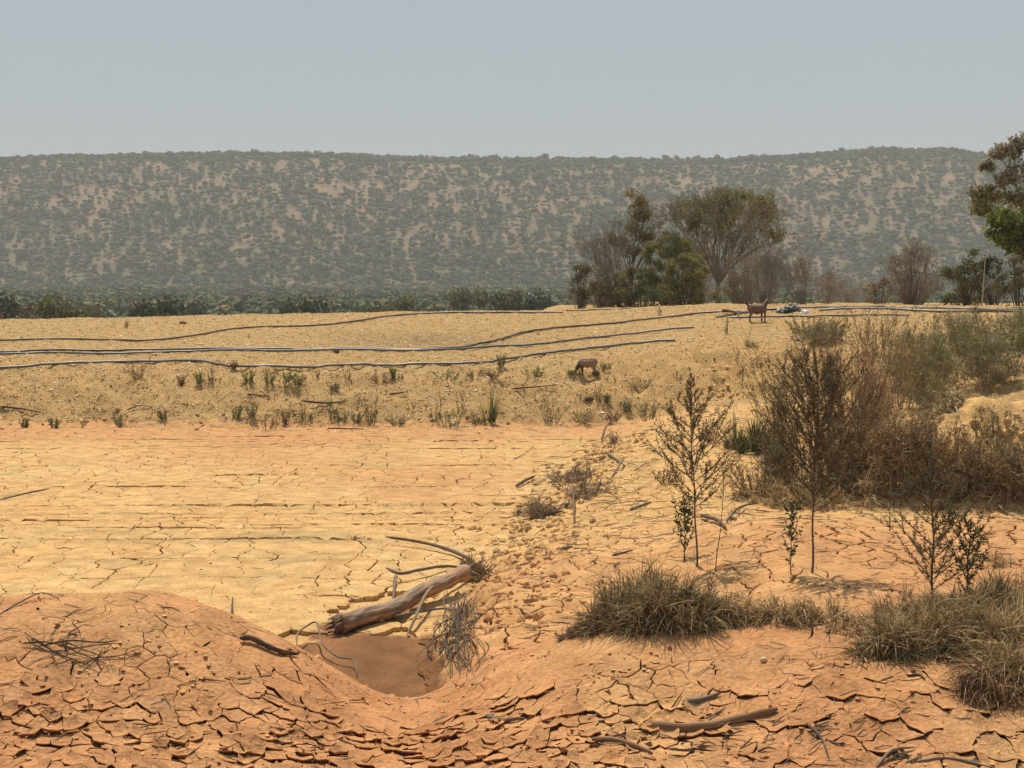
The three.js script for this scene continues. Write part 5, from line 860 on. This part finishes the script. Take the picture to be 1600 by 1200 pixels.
// ---------------------------------------------------------------- dead wood
const WOOD = [0.22, 0.145, 0.095], GREYW = [0.27, 0.215, 0.16], DARKW = [0.085, 0.06, 0.042], MUDW = [0.40, 0.21, 0.11];
function woodPath(pts, r, lifts) { return pts.map(([px, py], i) => { const p = at(px, py); p.y += r * 0.6 + (lifts?.[i] ?? 0); return p; }); }
function stickMesh(name, P, r, col, parent, o = {}) {
  const c = new THREE.CatmullRomCurve3(P, false, 'centripetal'), n = Math.max(5, Math.min(40, Math.round(c.getLength() / 0.06))), Q = c.getPoints(n), G = new Geo();
  G.tube(Q, (t) => r * lerp(1, o.tip ?? 0.45, t) * (0.45 + 0.55 * ss(0, 0.08, t)) * (1 - 0.6 * ss(0.93, 1, t)), o.sides ?? 6, (t, a, x, y, z) => mixc(col, o.mud ?? MUDW, clamp((o.muddy ?? 0.15) + 0.6 * noise(x * 7, z * 7 + y * 9), 0, 0.8)), { cap: true, lump: o.lump ?? 0.22, freq: 9, off: rnd() * 40, rv: 1.5 });
  return mesh(name, G.build(), M.bark, parent);
}
function stick(pts, thick, label, col = WOOD, o = {}) { const p0 = at(...pts[0]), r = thick * perPixel(-p0.z) / 2; return tag(stickMesh('stick', woodPath(pts, r, o.lifts), r, col, null, o), label, 'stick', o.group ?? 'dead wood on the clay'); }
reseed(61);
{
  // the fallen log: muddy orange above, bare dark bark below, splintered lower end, upper end on the bank
  const A = atDistance(527, 977, 16.2), Z = atDistance(733, 893, 18.3);
  const ground = (p) => height(p.x, -p.z); A.y = Math.max(A.y, ground(A) + 0.10); Z.y = Math.max(Z.y, ground(Z) + 0.06);
  const P = []; for (let k = 0; k <= 26; k++) { const t = k / 26, p = A.clone().lerp(Z, t); p.y += -0.05 * Math.sin(t * Math.PI) + 0.03 * noise(t * 4, 3); p.x += 0.05 * Math.sin(t * 5 + 0.6); P.push(p); }
  const T = thing('fallen_log', 'thick muddy fallen log lying across the damp mud with a splintered lower end', 'log', null, A);
  const G = new Geo(); G.tube(P.map((p) => p.clone().sub(A)), (t) => 0.098 * (1 - 0.08 * t + 0.22 * Math.exp(-t * 22) + 0.10 * Math.exp(-(1 - t) * 14)), 20, (t, a, x, y, z) => { const up = noise(x * 4, z * 4) * 0.5 + fbm(x * 12, z * 12 + y * 20, 3); return mixc([0.34, 0.25, 0.17], [0.58, 0.32, 0.18], clamp(0.55 + up * 1.1, 0, 1)); }, { lump: 0.30, freq: 6, rv: 1.2, ru: 1, cap: true, capCol: [0.45, 0.29, 0.17] });
  mesh('trunk', G.build(), M.bark, T);
  const dir = P[1].clone().sub(P[0]).normalize();
  for (let k = 0; k < 16; k++) { const a = k / 16 * 6.28 + rnd(), n = V(-dir.z, 0, dir.x).normalize(), u = n.clone().cross(dir), b = n.multiplyScalar(Math.cos(a) * 0.085).addScaledVector(u, Math.sin(a) * 0.085), h = new Geo(), L = rr(0.06, 0.16); h.tube([b.clone().addScaledVector(dir, 0.05), b.clone().multiplyScalar(1.05).addScaledVector(dir, -L * 0.5), b.clone().multiplyScalar(0.95).addScaledVector(dir, -L).add(V(0, rr(-0.03, 0.01), 0))], [0.022, 0.014, 0.003], 4, vary([0.34, 0.22, 0.13], 0.25)); mesh('splinter', h.build(), M.bark, T); }
  for (const [dx, dy, dz, r] of [[0.10, 0.10, -0.02, 0.05], [0.12, -0.02, 0.10, 0.04], [0.04, 0.05, -0.12, 0.035]]) { const e = P[26].clone().sub(A), h = new Geo(); h.tube([e.clone().add(V(-dx, -dy * 0.5, -dz)), e.clone().add(V(dx * 0.5, dy * 0.4, dz * 0.6)), e.clone().add(V(dx * 1.3, dy, dz * 1.3))], [r, r * 0.8, r * 0.3], 6, [0.24, 0.16, 0.10], { lump: 0.2 }); mesh('root_stub', h.build(), M.bark, T); }
}
stick([[603, 850], [660, 857], [700, 866], [740, 880]], 4.5, 'long tapering branch lying on the dry flat above the log', WOOD, { lifts: [0.10, 0.08, 0.06, 0.02], tip: 1.3, muddy: 0.05 });
stick([[604, 905], [625, 909], [652, 904], [690, 893], [715, 889]], 5.5, 'forked grey branch just above the middle of the log', GREYW, { lifts: [0.14, 0.10, 0.10, 0.06, 0.02], tip: 0.9, muddy: 0.05 });
stick([[618, 910], [616, 924], [614, 938]], 6, 'short prong propping up the forked grey branch', GREYW, { lifts: [0.08, 0.03, 0] });
stick([[614, 969], [650, 965], [690, 960], [712, 958]], 5, 'thin straight stick below the log over the pale plates', GREYW, { lifts: [0.03, 0.05, 0.06, 0.03] });
stick([[733, 905], [700, 925], [670, 950], [650, 980], [636, 995]], 7, 'pale bent branch hanging down from the upper end of the log', [0.36, 0.26, 0.16], { lifts: [0.10, 0.2, 0.2, 0.12, 0], tip: 0.6 });
stick([[462, 1014], [478, 1002], [492, 1000], [505, 1022], [530, 1035], [552, 1040], [558, 1058]], 4, 'thin looping root over the left side of the damp mud', [0.36, 0.25, 0.15], { lifts: [0, 0.16, 0.2, 0.1, 0.05, 0.06, 0], tip: 0.9, muddy: 0.3 });
{
  const o = at(712, 985), T = thing('root_tangle', 'tangle of hanging grey roots under the upper end of the log', 'roots', null, o);
  for (let k = 0; k < 64; k++) {
    const a = atDistance(rr(682, 745), rr(915, 990), rr(15.7, 17.2)), b = at(rr(668, 745), rr(1020, 1062)); a.y = Math.max(a.y, height(a.x, -a.z) + 0.02);
    const m1 = a.clone().lerp(b, 0.35).add(V(gauss() * 0.13, 0.06 + gauss() * 0.05, 0.05 + gauss() * 0.06)), m2 = a.clone().lerp(b, 0.7).add(V(gauss() * 0.15, 0.02, 0.06 + gauss() * 0.08));
    for (const m of [m1, m2]) m.y = Math.max(m.y, height(m.x, -m.z) + 0.02);
    stickMesh('root', [a, m1, m2, b].map((v) => v.clone().sub(o)), rr(0.003, 0.010), pick([WOOD, [0.26, 0.165, 0.09], DARKW, [0.34, 0.22, 0.12]]), T, { sides: 5, muddy: 0.1 });
  }
}
{
  const o = at(120, 1022), T = thing('brush_tangle', 'tangle of dead twigs on the left clay mound', 'twigs', null, o);
  for (const pts of [[[38, 998], [80, 1018], [130, 1036], [172, 1050]], [[34, 1010], [70, 1012], [120, 1024]], [[60, 1015], [110, 1010], [160, 1006], [185, 1004]], [[80, 1022], [92, 1046]], [[100, 1008], [112, 990], [134, 984]], [[124, 1050], [150, 1030], [176, 1010]], [[52, 1006], [90, 1022], [150, 1046]], [[140, 1030], [190, 1028], [228, 1014]], [[105, 1018], [150, 1020]], [[92, 1000], [120, 1016], [166, 1034]]]) { const P = woodPath(pts, 0.006, pts.map(() => rr(0.005, 0.05))); stickMesh('twig', P.map((v) => v.sub(o)), rr(0.005, 0.009), pick([WOOD, GREYW, DARKW]), T, { sides: 5, muddy: 0.25 }); }
  for (let k = 0; k < 26; k++) { const x = rr(80, 185), y = rr(995, 1045), P = woodPath([[x, y], [x + rr(-22, 22), y + rr(-6, 8)]], 0.003, [rr(0, 0.03), rr(0, 0.04)]); P.splice(1, 0, P[0].clone().lerp(P[1], 0.5).add(V(0, rr(0, 0.04), 0))); stickMesh('twig', P.map((v) => v.sub(o)), rr(0.002, 0.004), pick([WOOD, GREYW]), T, { sides: 4 }); }
}
stick([[376, 1004], [392, 1005], [412, 1013], [436, 1022], [466, 1027]], 11, 'crooked dark branch on the right flank of the left mound', DARKW, { lifts: [0.02, 0.03, 0.02, 0.01, 0.01], tip: 0.7, muddy: 0.2 });
stick([[362, 966], [364, 948]], 5, 'short upright stump twig on the crest of the left mound', DARKW, { lifts: [0, 0.12], tip: 0.5 });
stick([[484, 1056], [510, 1036]], 7, 'short pale stick on the flank of the left mound above the damp mud', [0.40, 0.27, 0.16], { tip: 0.8 });
stick([[372, 1062], [425, 1056]], 4, 'thin straw-coloured stick on the left mound below the crooked branch', [0.40, 0.30, 0.18]);
stick([[0, 960], [34, 944], [66, 934], [96, 940]], 3, 'thin arching twig at the left edge of the left mound', GREYW, { lifts: [0, 0.02, 0.04, 0] });
stick([[1018, 1136], [1060, 1141], [1110, 1138], [1160, 1126], [1215, 1112]], 16, 'longest clay-coated branch lying at the bottom right of centre', MUDW, { tip: 0.8, muddy: 0.6 });
stick([[1066, 1100], [1095, 1097], [1126, 1086]], 12, 'short thick grey stick above the clay-coated branch', GREYW, { tip: 0.5 });
stick([[1042, 1118], [1068, 1086]], 4, 'thin slanting twig above the left end of the clay-coated branch', DARKW, { lifts: [0, 0.03] });
stick([[760, 1120], [785, 1128], [820, 1124]], 9, 'bark strip lying at the bottom centre', GREYW, { tip: 0.6 });
stick([[925, 1158], [965, 1160], [1000, 1172], [1020, 1180]], 11, 'clay-coated stick at the bottom centre below the bark strip', MUDW, { tip: 0.6, muddy: 0.6 });
stick([[1085, 1176], [1040, 1172]], 7, 'short dark stick left of the bottom debris', DARKW);
stick([[1430, 1192], [1480, 1186], [1530, 1196], [1560, 1204]], 6, 'pale twig along the bottom edge at the right', [0.42, 0.31, 0.2]);
stick([[1370, 1200], [1395, 1180], [1430, 1170]], 7, 'curved pale twig at the bottom edge right of centre', [0.42, 0.31, 0.2], { lifts: [0, 0.03, 0] });
stick([[1260, 1140], [1282, 1158], [1296, 1190]], 6, 'forked brown twig standing near the bottom right', WOOD, { lifts: [0.04, 0.02, 0] });
stick([[1418, 1058], [1436, 1056], [1446, 1064]], 6, 'small curved twig on the smooth right mound', DARKW);
stick([[1375, 1066], [1396, 1058]], 5, 'tiny straight twig on the smooth right mound', WOOD);
stick([[1296, 958], [1296, 1004]], 4, 'thin upright root below the straw grass', WOOD, { lifts: [0.12, 0] });
stick([[0, 638], [30, 641], [62, 646]], 4, 'dark stick at the left edge at the foot of the gravel heap', DARKW, { lifts: [0.03, 0.03, 0.02] });
stick([[198, 643], [218, 638], [240, 638]], 3, 'thin stick at the foot of the heap above the left of the flat', GREYW, { lifts: [0.03, 0.06, 0.02] });
stick([[0, 782], [40, 772], [78, 764]], 4, 'long thin stick at the left edge of the dry flat', GREYW);
stick([[512, 670], [570, 671]], 3, 'thin straight stick along the far edge of the flat', WOOD);
stick([[386, 618], [422, 622]], 3, 'dark stick on the gravel slope left of the tall green weed', DARKW, { lifts: [0.03, 0.03] });
stick([[470, 630], [510, 634], [545, 630]], 4, 'dark driftwood stick above the olive weeds', DARKW, { lifts: [0.05, 0.06, 0.05] });
stick([[608, 620], [635, 616]], 4, 'short dark stick on the slope left of the grass tuft', DARKW, { lifts: [0.05, 0.05] });
stick([[800, 610], [870, 604]], 3, 'thin stick on the slope left of the grazing goat', DARKW, { lifts: [0.03, 0.03] });
stick([[1128, 490], [1150, 492], [1154, 496]], 5, 'dark driftwood branch left of the standing goat on the crest', DARKW, { lifts: [0.1, 0.06, 0.02] });
stick([[1415, 484], [1421, 462]], 4, 'pale upright stake on the crest below the feathery tree', [0.5, 0.43, 0.32], { lifts: [0, 0] });
// debris washed up on the clay bank behind the log
const debris = 'sticks in the washed-up debris on the clay bank';
stick([[806, 763], [825, 754], [836, 750]], 6, 'dark thick stick at the left of the washed-up debris', DARKW, { lifts: [0.02, 0.05, 0.06], group: debris });
stick([[940, 689], [947, 680], [956, 673]], 4, 'dark arching stick beside the root stump at the far bank', DARKW, { lifts: [0, 0.2, 0.25], group: debris });
stick([[947, 708], [975, 728]], 5, 'short flat stick on the far bank right of the debris', WOOD, { group: debris });
stick([[975, 725], [950, 755]], 4, 'slanting thin stick at the right of the debris', GREYW, { lifts: [0.1, 0], group: debris });
stick([[930, 772], [940, 756]], 5, 'stub of a stick in the middle of the debris', DARKW, { lifts: [0, 0.08], group: debris });
stick([[985, 798], [1018, 786]], 7, 'pale flat stick right of the debris', [0.4, 0.29, 0.18], { group: debris });
stick([[877, 863], [895, 862]], 8, 'thick short stick on the orange bank above the open crack', GREYW, { lifts: [0.03, 0.05], group: debris });
stick([[957, 873], [990, 868]], 5, 'dark stick at the left edge of the green grass clump', DARKW, { lifts: [0.03, 0.06], group: debris });
stick([[1095, 810], [1118, 818], [1135, 830]], 7, 'dark branch on the ground between the pointed and the round-headed sapling', DARKW, { lifts: [0.03, 0.04, 0.02], group: debris });
stick([[1135, 818], [1160, 798], [1185, 792]], 5, 'forked dark branch left of the thicket foot', DARKW, { lifts: [0.02, 0.06, 0.05], group: debris });
stick([[1558, 797], [1574, 806]], 7, 'short thick stick on the pale clay path at the right', WOOD, { lifts: [0.06, 0.02], group: debris });
stick([[897, 818], [896, 795], [893, 778]], 3, 'upright dead stalk in the debris', WOOD, { lifts: [0, 0.2, 0.4], group: debris });
reseed(62);
for (let k = 0; k < 44; k++) {
  const px = 800 + 210 * rnd(), py = 715 + 100 * rnd() - (px - 800) * 0.08, L = rr(10, 46), a = rr(-0.8, 0.7) - 0.1;
  stick([[px, py], [px + L * 0.5, py + Math.sin(a) * L * 0.5 + rr(-1, 1)], [px + L, py + Math.sin(a) * L]], rr(0.8, 1.8), 'thin grey stick lying loose in the washed-up debris', pick([WOOD, GREYW, DARKW, [0.36, 0.27, 0.17]]), { lifts: [rr(0, 0.05), rr(0.02, 0.08), rr(0, 0.06)], group: 'loose thin sticks in the debris', muddy: 0.1 });
}
for (let k = 0; k < 34; k++) {
  const px = rr(1060, 1420), py = rr(1120, 1198), L = rr(14, 44), a = rr(-0.9, 0.5);
  stick([[px, py], [px + L * 0.5, py + Math.sin(a) * L * 0.4 + rr(-2, 2)], [px + L * Math.cos(a), py + Math.sin(a) * L * 0.6]], rr(2, 4.5), 'thin twig in the litter along the bottom right of the clay', pick([WOOD, GREYW, DARKW, [0.40, 0.30, 0.19]]), { lifts: [rr(0, 0.02), rr(0.005, 0.04), rr(0, 0.03)], group: 'loose twigs in the bottom litter', muddy: 0.3 });
}
for (let k = 0; k < 22; k++) {
  const px = rr(60, 560), py = rr(1070, 1195), L = rr(12, 40), a = rr(-0.5, 0.5);
  stick([[px, py], [px + L * Math.cos(a), py + Math.sin(a) * L * 0.5]], rr(1.6, 3.4), 'thin twig among the curled mud flakes at the bottom left', pick([WOOD, GREYW, [0.40, 0.30, 0.19]]), { lifts: [rr(0.01, 0.04), rr(0.01, 0.05)], group: 'loose twigs among the mud flakes', muddy: 0.4 });
}
reseed(63);
for (const [px, py, w, h, n, label] of [[838, 800, 46, 44, 260, 'dead grey grass stubble at the left end of the debris'], [860, 806, 30, 36, 200, 'dead brown grass stubble in the debris'], [815, 805, 30, 22, 140, 'low dead stubble on the edge of the flat'], [900, 745, 60, 20, 160, 'flattened dead grass in the middle of the debris'], [920, 760, 60, 22, 160, 'flattened dead grass below the middle of the debris'], [735, 885, 40, 34, 160, 'dead grass on the bank at the upper end of the log'], [150, 645, 60, 10, 160, 'mat of dead grass at the foot of the heap on the left'], [962, 690, 18, 12, 90, 'root stump tuft on the far bank']])
  clump(px, py, w, h, n, [[0.30, 0.235, 0.15], [0.22, 0.165, 0.10], [0.16, 0.115, 0.07]], label, { lean: 1.3, droop: 0.9, width: 0.006, group: 'dead grass in the debris' });
for (const [px, py, w, h, label] of [[842, 806, 62, 26, 'heap of washed-up dead twigs at the edge of the dry flat'], [898, 752, 110, 20, 'flat heap of washed-up dead twigs in the middle of the bank'], [925, 774, 100, 16, 'flat heap of dead twigs just in front of the middle one'], [748, 905, 46, 34, 'heap of dead twigs and dirt at the upper end of the log'], [960, 692, 24, 14, 'small heap of dead roots on the far bank']]) {
  const p = at(px, py), k = perPixel(-p.z);
  fullBush('twig_heap', label, 'twigs', p, { w: w * k * 1.2, h: h * k * 0.5, lobes: Math.round(w * 0.26), n: w * 2, spray: 0.20, leaf: 0.05, leafW: 0.14, tints: [[0.26, 0.185, 0.11], [0.17, 0.115, 0.07]], bark: [0.31, 0.215, 0.13], twigs: 5, fine: 2, r: 0.009 }, 'heaps of dead twigs', M.dry);
}
// single stones and clods
reseed(64);
stone(708, 665, 9, 'round pale stone at the foot of the green weeds', [0.55, 0.45, 0.34]);
stone(1248, 531, 6, 'bright white stone below the low olive bushes', [0.78, 0.76, 0.70]);
stone(1193, 1033, 12, 'pale clay lump on the right mound', [0.60, 0.42, 0.22]);
stone(1146, 812, 12, 'pale stone beside the dark branch between the saplings', [0.52, 0.4, 0.26]);
stone(888, 792, 12, 'dark lump in the middle of the debris', [0.10, 0.07, 0.045]);
stone(920, 626, 12, 'dark stone on the slope below the grazing goat', [0.14, 0.09, 0.06]);
stone(926, 624, 7, 'smaller dark stone beside the dark one below the grazing goat', [0.16, 0.105, 0.07]);
stone(1110, 607, 9, 'dark clod on the sandy face', [0.30, 0.18, 0.08]);
for (let k = 0; k < 40; k++) stone(rr(1060, 1200), rr(560, 650), rr(3, 8), 'sandy clod on the sandy face of the heap', vary(SANDY, 0.12)).userData.group = 'clods on the sandy face';
for (let k = 0; k < 44; k++) stone(rr(0, 800), rr(640, 672), rr(3, 8), 'earth clod along the foot of the gravel heap', vary(mixc(SANDY, [0.3, 0.17, 0.08], rnd() * 0.7), 0.12)).userData.group = 'clods along the foot of the heap';
for (let k = 0; k < 26; k++) { const a = rr(1420, 1600), m = stone(a, rr(590, 690), rr(5, 16), 'clod on the spoil heap at the right', vary(SANDY, 0.12)); m.userData.group = 'clods on the spoil heap'; }

// straw, stalks and rootlets littering the bank, the mounds and the heap's foot
{
  reseed(65);
  const G = new Geo(); G.tube([V(-0.5, 0, 0), V(-0.15, 0.03, 0.03), V(0.2, 0.0, -0.03), V(0.5, 0.05, 0.02)], [0.012, 0.022, 0.02, 0.006], 4, [1, 1, 1]);
  const g = G.build(), list = [], cols = [[0.42, 0.30, 0.17], [0.26, 0.18, 0.11], [0.15, 0.10, 0.065], [0.34, 0.22, 0.12]];
  const add = (x, s, L) => { const n = V(height(x - 0.1, s) - height(x + 0.1, s), 0.2, height(x, s + 0.1) - height(x, s - 0.1)); list.push([x, height(x, s) + 0.006, s, L, vary(pick(cols), 0.2), n.normalize()]); };
  for (let k = 0; k < 26000 && list.length < 4200; k++) {
    const s = 9 + 33 * rnd(), x = rr(-1, 1) * (0.38 * s + 0.6), b = bankAt(x, s), f = fbm(x * 0.9, s * 0.6, 3);
    let w = s < 13.3 ? 0.10 + 0.5 * gaussAt(x, s, 2.0, 10.2, 1.6, 1.0) + 0.5 * gaussAt(x, s, -3.6, 11.4, 0.8, 0.5) : s > 13.9 && b > 0.3 && s < 38 ? 0.25 + 0.9 * gaussAt(x, s, 1.0, 27, 1.6, 5) + 0.4 * gaussAt(x, s, -0.1, 18, 0.6, 1.5) + 0.7 * gaussAt(x, s, 4.5, 22, 2.5, 1.5) : s > 39 ? 0.55 * gaussAt(0, s, 0, 41.5, 1, 1.6) : 0.02;
    if (pond(x, s) > 0 || rnd() > w * (1 + 2.2 * f)) continue;
    add(x, s, rr(0.06, 0.22) * (1 + 0.015 * s));
  }
  const I = new THREE.InstancedMesh(g, M.twig, list.length), m = new THREE.Matrix4(), q = new THREE.Quaternion(), q2 = new THREE.Quaternion(), up = V(0, 1, 0), c = new THREE.Color();
  list.forEach(([x, y, s, L, col, n], k) => { q.setFromUnitVectors(up, n); q2.setFromAxisAngle(up, rr(0, 6.28)); q.multiply(q2); m.compose(V(x, y, -s), q, V(L, L * rr(0.5, 1.4), L * rr(0.4, 1))); I.setMatrixAt(k, m); I.setColorAt(k, c.setRGB(...col)); });
  I.name = 'straw_litter'; I.castShadow = I.receiveShadow = true; scene.add(I); tag(I, 'straw and rootlets littering the clay bank and mounds', 'litter', null, 'stuff');
}

{
  reseed(66);
  const list = pebbles.map(() => []);
  for (let k = 0; k < 1500; k++) { const s = 14.4 + 22 * rnd() ** 1.3, x = table(bankEdge, s) + 0.35 + gauss() * 0.75; if (pond(x, s) > 0) continue; const z = 0.012 + 0.05 * rnd() ** 3; list[k & 3].push([x, height(x, s) + z * 0.12, s, z * (1 + 0.02 * s), vary(mul(earth(x, s), rr(0.6, 1)), 0.12)]); }
  pebbles.forEach((g, i) => { const I = new THREE.InstancedMesh(g, M.stone, list[i].length), m = new THREE.Matrix4(), q = new THREE.Quaternion(), e = new THREE.Euler(), c = new THREE.Color(); list[i].forEach(([x, y, s, z, col], k) => { e.set(rr(-0.6, 0.6), rr(0, 6.28), rr(-0.6, 0.6)); m.compose(V(x, y, -s), q.setFromEuler(e), V(z, z * 1.5, z)); I.setMatrixAt(k, m); I.setColorAt(k, c.setRGB(...col)); }); I.name = numbered('bank_crumbs'); I.castShadow = I.receiveShadow = true; scene.add(I); tag(I, 'crumbled clods along the broken edge of the clay bank', 'crumbs', null, 'stuff'); });
}

renderer.render(scene, camera);
